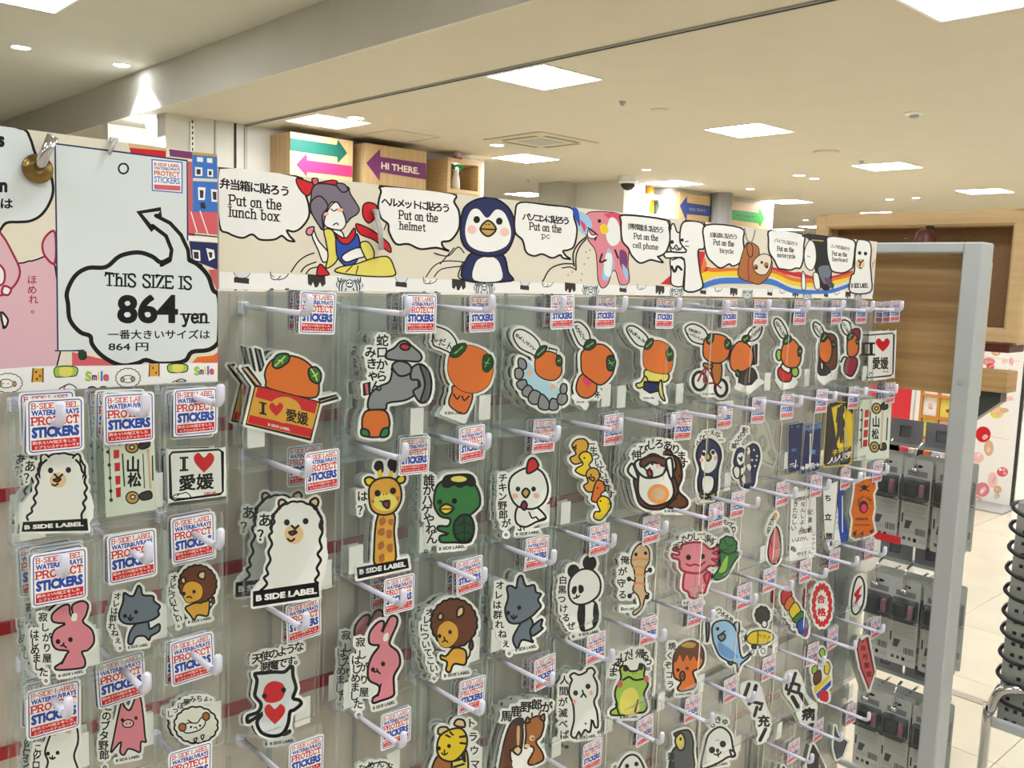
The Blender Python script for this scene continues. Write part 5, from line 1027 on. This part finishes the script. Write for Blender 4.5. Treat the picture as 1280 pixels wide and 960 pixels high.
sign('arrow_sign', (330, 80), 3.2, 8.05, [(405, 318), (650, 352)], .4, .4, [('arrow', 'w 0; q 3 410,396 465,340 465,371 648,398 648,462 465,433 463,468; bold .03; m .15; T c 545 417 27 152 HI_THERE.', 'purple arrow reading HI THERE')], 'pale wood box sign with a purple arrow reading HI THERE', M['sign_wood'])
sign('arrow_sign', (740, 160), 4.0, 8.28, [(440, 322), (592, 345)], .06, .3, [('arrow', 'w 0; q 4 440,388 475,342 475,374 592,390 592,442 475,430 472,465; bold .02; m .12; T S 530 410 16 85 NO_WAY.', 'blue arrow reading NO WAY')], 'far pale wood sign with a blue arrow', M['sign_wood'])
sign('arrow_sign', (740, 160), 4.0, 8.28, [(695, 366), (882, 390)], .06, .3, [('arrow', 'w 0; q 5 700,408 833,424 840,402 862,452 842,492 833,475 700,458; bold .01; m .1; T g 765 440 10 95 WHATS_GOING_ON', 'green arrow pointing right')], 'far pale wood sign with a green arrow', M['sign_wood'])
def back_things():
    # open wooden niche with an ornament
    x0, _, z1 = onY(560, 197, 8.05); x1 = onY(602, 203, 8.05)[0]; zb = .35
    r = empty('wooden_niche', (x0, 8.05, zb), 'open wooden box niche on the back wall holding an ornament', 'shelf')
    t = .045
    MB().box((x0, 8.05, zb), (x0+t, 8.6, z1), M['wood_pale']).obj('side', r); MB().box((x1-t, 8.05, zb), (x1, 8.6, z1), M['wood_pale']).obj('side', r)
    MB().box((x0+t, 8.05, z1-t), (x1-t, 8.6, z1), M['wood_pale']).obj('top', r); zf = onY(585, 238, 8.05)[2]; MB().box((x0+t, 8.05, zf-t), (x1-t, 8.6, zf), M['wood_pale']).obj('shelf', r); MB().box((x0+t, 8.4, zb), (x1-t, 8.44, z1-t), M['kraft']).obj('back', r)
    xo, _, zo = onY(570, 212, 8.2); r = empty('flower_ornament', (xo, 8.2, zf), 'small glass vase with pink and green flowers in the wooden niche', 'ornament')
    MB().lathe([(.04, 0), (.055, .03), (.05, .12), (.03, .2), (.045, .24)], (xo, 8.2, zf), M['white'], 14).obj('vase', r, smooth=True)
    for k, (dx, dz, c) in enumerate(((-.02, .30, '3a9a58'), (.03, .34, 'b03a4a'), (.0, .40, 'f0c8d0'), (.05, .27, '3a9a58'))): MB().lathe([(.0, -.05), (.04, -.03), (.055, 0), (.04, .03), (.0, .05)], (xo+dx, 8.2, zf+dz), mat('petal_%d' % k, c, .5), 10).obj('blossom', r, smooth=True)
    L = bpy.data.lights.new('niche_lamp', 'POINT'); L.energy = 3; L.shadow_soft_size = .03; L.color = (.9, .95, 1); o = bpy.data.objects.new('niche_lamp', L); o.location = (xo, 8.2, z1-t-.05); COL.objects.link(o)
    # wall joints, slotted strip and columns left of the signs
    for px, w_, m_ in ((295, .02, 'dark'), (308, .03, 'grey'), (270, .015, 'grey')):
        x = onY(px, 170, 8.43)[0]; s('trim_3', MB().box((x-w_/2, 8.44, FLOOR), (x+w_/2, 8.452, CEIL-.002), M[m_]))
    x = onY(241, 170, 8.43)[0]; r = empty('slotted_strip', (x, 8.44, FLOOR), 'perforated steel shelf strip on the cream wall panel', 'shelf strip')
    MB().box((x-.02, 8.435, FLOOR), (x+.02, 8.449, CEIL-.05), M['white']).obj('channel', r)
    sm = MB().box((-.006, -.003, -.014), (.006, .0, .014), M['dark']).mesh('slot')
    for k in range(22): mk('slot', sm, r, (0, -.004, 2.9-.05-k*.05))
    # ceiling dome camera, column, bright niche
    x, y, z = onZ(785, 229, CEIL); x, y, z = onY(785, 228, 8.0); r = empty('dome_camera', (x, 8.0, CEIL), 'dark dome security camera in a white housing', 'security camera')
    MB().lathe([(.0, 0), (.13, 0), (.13, -.08), (.10, -.10)], (x, 8.0, CEIL), M['white'], 24).obj('housing', r, smooth=False); MB().lathe([(.10, -.09), (.095, -.13), (.06, -.17), (.0, -.19)], (x, 8.0, CEIL), M['dark_glass'], 20).obj('dome', r, smooth=True)
    xa, xb = onY(779, 260, 8.3)[0], onY(805, 260, 8.3)[0]; s('wall_column', MB().box((xa, 8.3, FLOOR), (xb, 9.3, CEIL), M['wall']))
    xc, xd = onY(805, 260, 8.3)[0], onY(838, 260, 8.3)[0]; r = empty('lit_showcase', (xc, 8.3, FLOOR), 'bright white showcase with an orange bottle', 'showcase')
    MB().box((xc+.01, 8.3, FLOOR), (xc+.12, 8.9, 1.25), M['white']).obj('side', r); MB().box((xd-.1, 8.3, FLOOR), (xd, 8.9, 1.25), M['white']).obj('side', r); MB().box((xc+.12, 8.85, FLOOR), (xd-.1, 8.9, 1.25), M['white']).obj('back', r); MB().box((xc+.12, 8.3, 1.2), (xd-.1, 8.85, 1.25), M['white']).obj('top', r)
    zz = onY(812, 269, 8.5)[2]; MB().box((xc+.12, 8.3, zz-.03), (xd-.1, 8.85, zz), M['white']).obj('shelf', r)
    L = bpy.data.lights.new('showcase_lamp', 'POINT'); L.energy = 7; L.shadow_soft_size = .05; o = bpy.data.objects.new('showcase_lamp', L); o.location = ((xc+xd)/2, 8.5, 1.12); COL.objects.link(o)
    xo, _, zo = onY(811, 269, 8.5); MB().lathe([(.07, 0), (.075, .05), (.07, .30), (.05, .38), (.03, .42), (.03, .5)], (xo, 8.5, zz), mat('orange_glass', 'e07a18', .15), 14).obj('bottle', None, (xo, 8.5, zz), True, 'tall orange bottle in the bright showcase', 'bottle')
    xo, _, zo = onY(820, 269, 8.5); MB().lathe([(.03, 0), (.06, .08), (.08, .14), (.05, .22), (.0, .26)], (xo, 8.5, zz), mat('dark_green_plant', '4f6a52', .6), 10).obj('potted_plant', None, (xo, 8.5, zz), True, 'small dark green plant beside the orange bottle', 'plant')
    xe = onY(848, 260, 8.35)[0]; s('wall_pier', MB().box((xd+.05, 8.35, FLOOR), (xe+2.6, 9.0, CEIL), M['wall']))
    x = onY(895, 260, 8.3)[0]; tag(MB().tube([(x, 8.2, FLOOR), (x, 8.2, CEIL)], .16, M['grey'], 18).obj('round_column', smooth=True), 'grey round column between the blue and green arrow signs', 'column')
    # sloping bulkhead beside the column
    q = [onY(700, 330, 9.2)[:2]+(CEIL-.002,), onY(757, 330, 9.2)[:2]+(CEIL-.002,), onY(779, 268, 9.2), onY(779, 330, 9.2), onY(700, 330, 9.2)]; s('trim_4', MB().prism(q, (0, .5, 0), M['grey_wall']))
    # white display wall left of the slotted panel
    xa, _, za = onY(150, 150, 9.6); xb = onY(207, 150, 8.6)[0]
    s('trim_5', MB().box((xa, 9.6, FLOOR), (xb+.4, 9.7, CEIL2), M['white_wall'])); s('wall_partition', MB().box((xa-.12, 9.6, FLOOR), (xa, 9.75, CEIL), M['white_wall']))
    x, _, z = onY(195, 178, 9.0); r = empty('display_lamp', (x, 9.0, z-.2), 'glowing white lamp on a stand behind the price board top', 'lamp')
    MB().lathe([(.0, .02), (.07, .05), (.09, .15), (.06, .26), (.0, .28)], (x, 9.0, z), M['lamp'], 16).obj('lamp_shade', r, smooth=True); MB().tube([(x, 9.0, z-.6), (x, 9.0, z+.05)], .02, M['white'], 8).obj('stem', r, smooth=True)
M['grey_wall'] = mat('grey_wall_paint', 'b9b7ac', .8)
back_things()
# ------------------------------------------------------------------ fixtures to the right: everything here faces the viewer (-X)
HALF = -math.pi/2
M['red'] = mat('red_banner_cloth', 'd83038', .6)
def xprint(name, X, o_, sc, src, base, base_col, Y0, Z0, thick=.002, mt=None):
    a = Art(None, sc); a.o = o_; a.run(src)
    def pm(p): q = onX(p[0], p[1], X); return (-q[1], 0., q[2])
    me = print_mesh(name, a, (-Y0, 0, Z0), pm, base=base, base_col=base_col, thick=thick, mt=mt)
    o = bpy.data.objects.new(name, me); o.location = (X, Y0, Z0); o.rotation_euler = (0, 0, HALF); COL.objects.link(o); return o
def frame_fixture():
    X = 1.80; r = empty('end_fixture', (X, .67, FLOOR), 'grey steel display frame with an oak panel standing behind the sticker rack', 'display fixture')
    MB().box((X, .656, FLOOR), (X+.055, .692, .0965), M['frame_grey'], .003).obj('post', r)
    MB().box((X, 1.60, FLOOR), (X+.055, 1.636, .0965), M['frame_grey'], .003).obj('post', r)
    MB().box((X, .692, .0755), (X+.055, 1.60, .0965), M['frame_grey'], .003).obj('top_rail', r)
    MB().box((X, .692, -1.30), (X+.055, 1.60, -1.27), M['frame_grey'], .003).obj('bottom_rail', r)
    MB().box((X+.062, .6905, -.200), (X+.085, 1.60, .086), M['wood']).obj('wood_panel', r)
    MB().box((X+.056, .6665, -.200), (X+.086, .690, .062), M['wood_pale'], .001).obj('edge_batten', r)
    MB().box((X-.0015, .669, -.173), (X, .681, -.164), M['grey'], .0005).obj('screw_cap', r)
    for z in (-.335, -.598, -.858, -1.12):
        MB().box((1.985, .722, z-.006), (1.999, 1.6, z+.006), M['frame_grey'], .002).obj('cross_bar', r)
        MB().box((X+.055, .712, z-.005), (1.985, .720, z+.005), M['frame_grey']).obj('side_arm', r)
        MB().box((X+.055, 1.612, z-.005), (1.985, 1.624, z+.005), M['frame_grey']).obj('side_arm', r)
frame_fixture()
def blister_mesh():
    W, H = 60, 186
    a = Art(None, 1.0); a.o = (0, 0); a.w = .6
    base = [(sx*(W/2-4)+4*math.cos(t), -H/2*0+(sy*(H/2-4)+4*math.sin(t))+H/2) for sx, sy, q in ((1, 1, 0), (-1, 1, 1), (-1, -1, 2), (1, -1, 3)) for t in [q*math.pi/2+k*math.pi/6 for k in range(4)]]
    a.run('''e k 0 14 9 3.2; q S -22,24 20,24 20,36 -22,36
l 1.6 k -26,92 26,92; D k 1.4 -26,88; l .5 s -22,99 24,99; l .5 s -22,102 24,102; l .5 s -22,105 20,105; l .5 s -22,109 24,109; l .5 s -22,112 24,112; l .5 s -22,115 16,115; l .5 s -22,119 24,119; l .5 s -22,123 24,123
q k -27,118 -24,118 -24,138 -27,138; q s -18,132 -4,132 -10,150 -20,150; l .5 s -22,154 0,154; l .5 s -22,158 0,158; q s -22,168 -15,168 -15,175 -22,175; q s -10,168 -4,168 -4,175 -10,175; q k 1,168 8,168 8,176 1,176; l .6 s 12,170 26,170; l .6 s 12,174 26,174''')
    x = 4.
    for k, wd in enumerate((1.2, .5, .8, 1.8, .5, .5, 1.2, .5, 1.6, .6, .9, .5, 1.4)):
        a.poly([(x, 146), (x+wd, 146), (x+wd, 160), (x, 160)], 'k'); x += wd+.75
    card = print_mesh('backing_card', a, (0, 0, 0), lambda p: (p[0]*.001, 0, -p[1]*.001), base=base, base_col='4c', thick=.0006)
    b = MB(); 
    b.box((-.027, -.024, -.086), (.027, -.0006, -.040), M['blister'], .002); bl = b.mesh('blister')
    c = MB().box((-.021, -.019, -.080), (.008, -.004, -.048), mat('dark_cased_item', '3a3634', .3, .4), .003).box((.010, -.015, -.078), (.021, -.004, -.050), mat('pink_cased_item', 'a8707c', .4), .002).mesh('boxed_item')
    return card, bl, c
PALC['4c'] = srgb('c6c8c1')
BM = blister_mesh()
def packs_right():
    plate_m = MB().box((-.0365, 0, -.053), (.0365, .002, .0), M['panel_grey'], .0008).mesh('plate'); clip_m = MB().box((-.010, -.012, -.038), (.010, 0, -.014), M['blister'], .001).mesh('holder')
    cols = (.838, .776, .712); rows = (-.345, -.606, -.866)
    CN = ('left', 'middle', 'right'); RN = ('top', 'middle', 'bottom')
    for ri, z in enumerate(rows):
        for ci, y in enumerate(cols):
            h = empty('chrome_hook', (1.875, y, z-.014), 'chrome wire hook, %s row, %s column, in the grey frame' % (RN[ri], CN[ci]), 'hook', 'chrome wire hooks')
            pts = [(1.988, y, z-.006), (1.93, y, z-.010), (1.885, y, z-.016), (1.872, y, z-.012), (1.868, y, z+.006), (1.876, y, z+.024), (1.90, y, z+.032)]
            MB().tube(smooth([np.array(p) for p in pts], False, 4), .0028, M['chrome'], 8).obj('wire', h, smooth=True)
            MB().lathe([(.0, -.008), (.005, -.006), (.006, 0), (.005, .006), (.0, .008)], (1.872, y, z-.022), M['chrome'], 12, 'y').obj('end_ball', h, smooth=True)
            n = 4
            for k in range(n):
                p = empty('blister_pack', (1.89+k*.021, y+rnd.uniform(-.0025, .0025), z-.002), None, 'blister pack', 'grey blister packs in the frame', rz=HALF+rnd.uniform(-.05, .05))
                p['label'] = 'grey barcoded blister pack, %s row, %s hook, %s in line' % (RN[ri], CN[ci], ('front', 'second', 'third', 'last')[k])
                mk('backing_card', BM[0], p); mk('blister', BM[1], p); mk('boxed_item', BM[2], p)
        for j, y in enumerate((.846, .768)):
            t = empty('price_plate', (1.98, y, z+.066), '%s lavender grey price plate in the %s row' % (('left', 'right')[j], RN[ri]), 'price plate', 'lavender price plates', rz=HALF)
            mk('plate', plate_m, t); mk('holder', clip_m, t)
packs_right()
_a, _b = onX(1094, 664, 1.884), onX(1126, 675, 1.884)
tag(MB().box((1.8815, _b[1], _a[2]-.016), (1.883, _a[1], _a[2]), M['red']).obj('red_label'), 'red label strip across the bottom of the top left blister pack', 'label')
# second stack seen edge on to the right of the post comes from the same packs; the tray board beyond it
def tray():
    X = 3.2; y0, y1, z0, z1 = 1.030, 1.776, -.162, .277; t = .052; d = .13
    r = empty('tray_board', (X, (y0+y1)/2, FLOOR), 'large pale wood framed board with a brown fibre back', 'display board')
    def bar(name, a, b, m_): 
        o = MB().box(a, b, m_, .008).obj(name, r); return o
    bar('frame_side', (X, y0, z0+.0), (X+d, y0+t, z1), M['wood_pale']); bar('frame_side', (X, y1-t, z0), (X+d, y1, z1), M['wood_pale'])
    bar('frame_top', (X+.001, y0+t*.3, z1-t), (X+d, y1-t*.3, z1+.001), M['wood_pale']); bar('frame_bottom', (X+.001, y0+t*.3, z0-.001), (X+d, y1-t*.3, z0+t), M['wood_pale'])
    MB().box((X+.085, y0+t*.6, z0+t*.6), (X+.095, y1-t*.6, z1-t*.6), M['kraft']).obj('back_panel', r)
    MB().box((X+.09, 1.215, FLOOR), (X+.13, 1.258, z0+.02), M['wood_pale']).obj('stand_leg', r); MB().box((X+.0, 1.20, FLOOR), (X+.2, 1.27, FLOOR+.02), M['frame_grey'], .004).obj('stand_foot', r)
    MB().box((X-.02, 1.05, z0-.026), (X+.12, 1.15, z0-.001), M['leather'], .003).obj('corbel', r, label='dark brown block under the frame')
    # leather pouch hanging in front of it
    yc = onX(1155, 300, 3.12)[1]; p = empty('leather_pouch', (3.13, yc, .0), 'dark red leather pouch hanging on the framed board', 'pouch')
    V = [(math.cos(a)*.036*(1-.15*(math.sin(a) > .8)), math.sin(a)) for a in np.arange(20)*2*math.pi/20]
    MB().lathe([(.0, .215), (.018, .212), (.030, .200), (.038, .170), (.045, .10), (.047, .04), (.03, .01), (.0, .0)], (3.13, yc, .0), M['leather'], 18).obj('body', p, smooth=True)
    MB().lathe([(.012, .21), (.014, .222), (.0, .224)], (3.13, yc-.012, .0), M['dark'], 10).obj('knob', p)
    q = [onX(1130, 300, 3.12), onX(1132, 298, 3.12), onX(1136, 299, 3.12), onX(1138, 303, 3.12), onX(1137, 310, 3.12)]
    tag(MB().tube(smooth([np.array(a) for a in q], False, 3)+[np.array((3.28, q[-1][1], q[-1][2]-.02))], .0022, M['brass'], 8).obj('wall_hook', smooth=True), 'thin brass hook beside the leather pouch', 'hook')
    # lower plank shelf on a dark bracket
    X2 = 2.9; s_ = empty('plank_shelf', (X2, 1.02, -.30), 'thick oak plank shelf on a dark steel bracket', 'shelf')
    MB().box((X2, .956, -.292), (X2+.09, 1.13, -.228), M['wood'], .002).obj('plank', s_)
    MB().prism([(X2+.02, .975, -.294), (X2+.02, 1.12, -.294), (X2+.02, 1.12, -.40), (X2+.02, 1.055, -.395), (X2+.02, 1.03, -.372), (X2+.02, .975, -.322)], (.05, 0, 0), M['bracket']).obj('bracket', s_)
    MB().box((X2+.03, 1.065, FLOOR), (X2+.07, 1.10, -.39), M['bracket']).obj('stand_leg', s_)
    MB().box((X2-.03, 1.06, FLOOR), (X2+.12, 1.11, FLOOR+.015), M['bracket']).obj('stand_foot', s_)
M['bracket'] = mat('dark_steel_bracket', '4c5252', .35, .6)
tray()
def poster():
    X = 6.9; yl, yr, zt, zb = 3.0, 2.178, .50, -1.496
    B = [pt for pt in [(1050, 250), (1281, 250), (1281, 440), (1259.5, 636), (1100, 608)]]
    def pr(X_, Y_, Z_):
        p = np.array([X_, Y_, Z_]); z = p@FW; return (640+F_PX*(p@RT)/z, 480-F_PX*(p@UP)/z)
    base = [pr(X, yl, zt), pr(X, yr, zt), pr(X, yr, zb), pr(X, yl, zb)]
    src = 'w 0; '
    rr = random.Random(5)
    fl = [('R', 1229, 543, 9.5, 10), ('P', 1228, 612, 9, 9), ('r', 1253, 590, 7, 6), ('A', 1241, 600, 6, 10), ('A', 1217, 595, 6, 8), ('i', 1236, 560, 6, 10), ('A', 1222, 572, 8, 7), ('p', 1214, 608, 6, 8), ('p', 1222, 625, 5, 5), ('l', 1246, 620, 4, 4), ('i', 1247, 612, 5, 5), ('A', 1262, 470, 3, 9), ('p', 1264, 452, 3, 5),
          ('y', 1246, 515, 9, 8), ('A', 1252, 500, 8, 4), ('i', 1255, 513, 6, 3), ('P', 1236, 452, 8, 5), ('Q', 1238, 458, 5, 4), ('A', 1225, 449, 5, 4), ('A', 1256, 452, 4, 3), ('i', 1245, 440, 6, 5), ('p', 1216, 540, 4, 8), ('A', 1214, 520, 3, 12), ('p', 1221, 470, 4, 5), ('A', 1262, 498, 5, 3)]
    for c, x, y, rx, ry in fl:
        src += 'e %s %f %f %f %f; ' % (c, x, y, rx, ry)
        for k in range(3): src += 'e %s %f %f %f %f; ' % (rr.choice('ApiF'), x+rr.uniform(-.5, .5)*rx, y+rr.uniform(-.5, .5)*ry, rx*.28, ry*.28)
    src += 'l .6 p 1215,443 1275,452; l .5 p 1240,500 1268,500; l .5 p 1236,545 1262,550'
    r = empty('poster_stand', (X, 2.5, FLOOR), 'tall white poster stand printed with pink and orange flowers', 'poster stand')
    a = Art(None, 1.0); a.o = (0, 0); a.run(src)
    def pm(p): q = onX(p[0], p[1], X); return (-q[1], 0., q[2])
    me = print_mesh('poster', a, (-2.5, 0, FLOOR), pm, base=base, base_col='F', thick=.01)
    o = mk('poster', me, r, (0, 0, 0), rz=HALF)
    MB().box((X+.012, yr-.02, FLOOR+.004), (X+.03, yr+.004, zt), M['bracket']).obj('pole', r)
    MB().box((X-.28, yr-.05, FLOOR), (X+.25, yr+.20, FLOOR+.012), M['grey'], .003).obj('foot', r)
poster()
def cabinet():
    X = 5.5; r = empty('picture_cabinet', (X, 2.2, FLOOR), 'orange framed cabinet with small pink pictures in square cells', 'cabinet')
    y0, y1 = 2.068, 2.284; z0, z1 = -1.45, -.10
    MB().box((X+.02, y0, z0), (X+.2, y1, z1), M['white_wall']).obj('body', r)
    for y in (2.277, 2.176, 2.077): MB().box((X, y-.007, z0), (X+.03, y+.007, z1), M['orange_wood']).obj('upright', r)
    for k in range(11):
        z = -.10-k*.129; MB().box((X+.002, y0+.01, z-.008), (X+.03, y1-.005, z+.008), M['orange_wood']).obj('rail', r)
        if k == 10: break
        for j in range(2):
            a = Art(None, 1.0); a.o = (0, 0); a.run(['w 0; H R 0 0 30', 'w 0; e A 0 -5 16 14; e i 3 10 14 8', 'w 0; e p 0 0 24 18; e A 6 4 12 9', 'w 0; e R 4 14 12 10'][(k*3+j*2+1) % 4])
            me = print_mesh('picture', a, (0, 0, 0), lambda p: (p[0]*.001, 0, -p[1]*.001), base=[(-40, -55), (40, -55), (40, 55), (-40, 55)], base_col=['F', 'y', 'A', 'F'][(k+j) % 4], thick=.002)
            mk('picture', me, r, (.016, 2.2265-j*.1-2.2, z-.0645-FLOOR), rz=HALF)
    MB().box((X, y0, FLOOR), (X+.2, y1, z0), M['white']).obj('plinth', r)
    p = empty('red_banner', (5.5, 2.45, FLOOR), 'plain bright red banner panel left of the picture cabinet', 'banner')
    MB().box((5.5, 2.334, -1.45), (5.515, 2.62, -.15), M['red']).obj('sheet', p); MB().box((5.495, 2.318, FLOOR), (5.52, 2.334, -.12), M['white']).obj('pole', p); MB().box((5.4, 2.30, FLOOR), (5.62, 2.64, FLOOR+.015), M['grey']).obj('foot', p)
    # small things seen low through the frame
    q = onX(1150, 560, 4.6); t = empty('gift_counter', (4.6, 2.0, FLOOR), 'low white counter behind the grey frame', 'counter'); zt = onX(1150, 573, 4.6)[2]
    MB().box((4.6, 1.87, FLOOR), (5.0, 2.3, zt), M['white'], .004).obj('body', t); MB().box((4.58, 1.86, zt-.02), (5.02, 2.32, zt), M['wood_pale'], .003).obj('counter_top', t)
    for (px, c, nm, lb) in ((1128, 'e0506a', 'gift_box', 'pink gift box on the low counter'), (1140, 'dcd8c8', 'gift_box', 'cream gift box on the low counter'), (1148, '3a2c28', 'gift_box', 'dark brown gift box on the low counter'), (1158, 'e07a48', 'gift_box', 'orange gift box on the low counter'), (1167, 'b9c4d4', 'gift_box', 'pale blue gift box on the low counter')):
        y = onX(px, 560, 4.62)[1]; g = empty(nm, (4.66, y, zt), lb, 'gift box', 'gift boxes on the low counter'); m_ = mat('gift_'+c, c, .5)
        MB().box((4.63, y-.022, zt), (4.69, y+.022, zt+.03), m_, .002).obj('box', g); MB().box((4.628, y-.024, zt+.03), (4.692, y+.024, zt+.038), m_, .001).obj('lid', g)
M['orange_wood'] = mat('orange_wood', 'd08a3c', .5)
cabinet()
def ring_rack():
    X = 2.2; r = empty('wire_rack', (X, .62, FLOOR), 'dark coiled wire rack holding grey perforated cards at the right edge', 'wire rack')
    def at(px, py, X_=X): return onX(px, py, X_)
    for i, (px, py) in enumerate(((1272, 636), (1269, 660), (1267, 686), (1264, 712), (1262, 739), (1260, 765), (1258, 788), (1255.5, 816), (1252.5, 842), (1250, 868))):
        q = at(px, py); z = q[2]; y = q[1]
        L = [(X+.03, y-.004+.012, z+.010), (X+.005, y+.008, z+.011), (X-.012, y+.006, z+.006), (X-.018, y-.004, z-.002), (X-.02, y-.03, z-.010), (X-.02, y-.10, z-.013), (X-.02, y-.22, z-.013), (X+.0, y-.23, z-.006), (X+.05, y-.22, z+.006), (X+.05, y-.02, z+.010)]
        o = MB().tube(smooth([np.array(a) for a in L], True, 4)+[np.array(L[0])], .0046, M['black'], 8).obj('ring', r, smooth=True)
    pm_ = MB(); 
    for k in range(3):
        c = empty('perforated_card', (X-.002+k*.016, .58, -.42), ('front', 'second', 'third')[k]+' grey card strip with square holes in the coiled wire rack', 'card', 'perforated cards')
        MB().box((X-.002+k*.016, .455, -.995), (X+.002+k*.016, .676+.004*k, -.462), M['blist_card'], .001).obj('sheet', c)
        hm = MB().box((-.0012, -.004, -.004), (.0, .004, .004), M['dark']).mesh('hole')
        if k == 0:
            for i in range(20):
                for j in range(5):
                    if (i*3+j) % 7 == 3: continue
                    mk('hole', hm, c, (-.0022, .076-j*.018, -.055-i*.026))
    q = at(1239.5, 896); q2 = at(1262, 866); y = q[1]
    pts = [(X-.03, y, FLOOR), (X-.03, y, q[2]), (X-.03, y-.004, q[2]+.025), (X-.03, y-.02, q2[2]+.005), (X-.02, y-.05, q2[2]+.02), (X-.0, y-.10, q2[2]+.02), (X-.0, y-.25, q2[2]+.02)]
    MB().tube(smooth([np.array(a) for a in pts], False, 4), .011, M['chrome'], 14).obj('tube_leg', r, smooth=True)
    MB().tube([(X+.2, y-.25, FLOOR), (X+.2, y-.25, -.4)], .011, M['chrome'], 12).obj('tube_leg', r, smooth=True)
    b = at(1252, 900); MB().box((X-.03, b[1]-.25, b[2]-.012), (X-.015, b[1]+.02, b[2]+.010), M['frame_grey'], .002).obj('cross_bar', r)
    # bright glass counter far right
    t = empty('glass_counter', (9.5, 1.6, FLOOR), 'pale blue glass counter far behind the poster stand', 'counter')
    MB().box((9.5, .6, FLOOR), (10.2, 2.75, -.75), M['white'], .01).obj('body', t); MB().box((9.5, .6, -.75), (10.2, 2.75, -.15), M['pale_glass'], .01).obj('glass_case', t)
    s('floor_strip', MB().box((3.455, -4, FLOOR-.004), (3.505, 7, FLOOR+.0025), M['strip']))
M['pale_glass'] = mat('pale_blue_glass', 'c8d8ec', .1); M['strip'] = mat('grey_floor_strip', 'a39a8c', .4)
ring_rack()
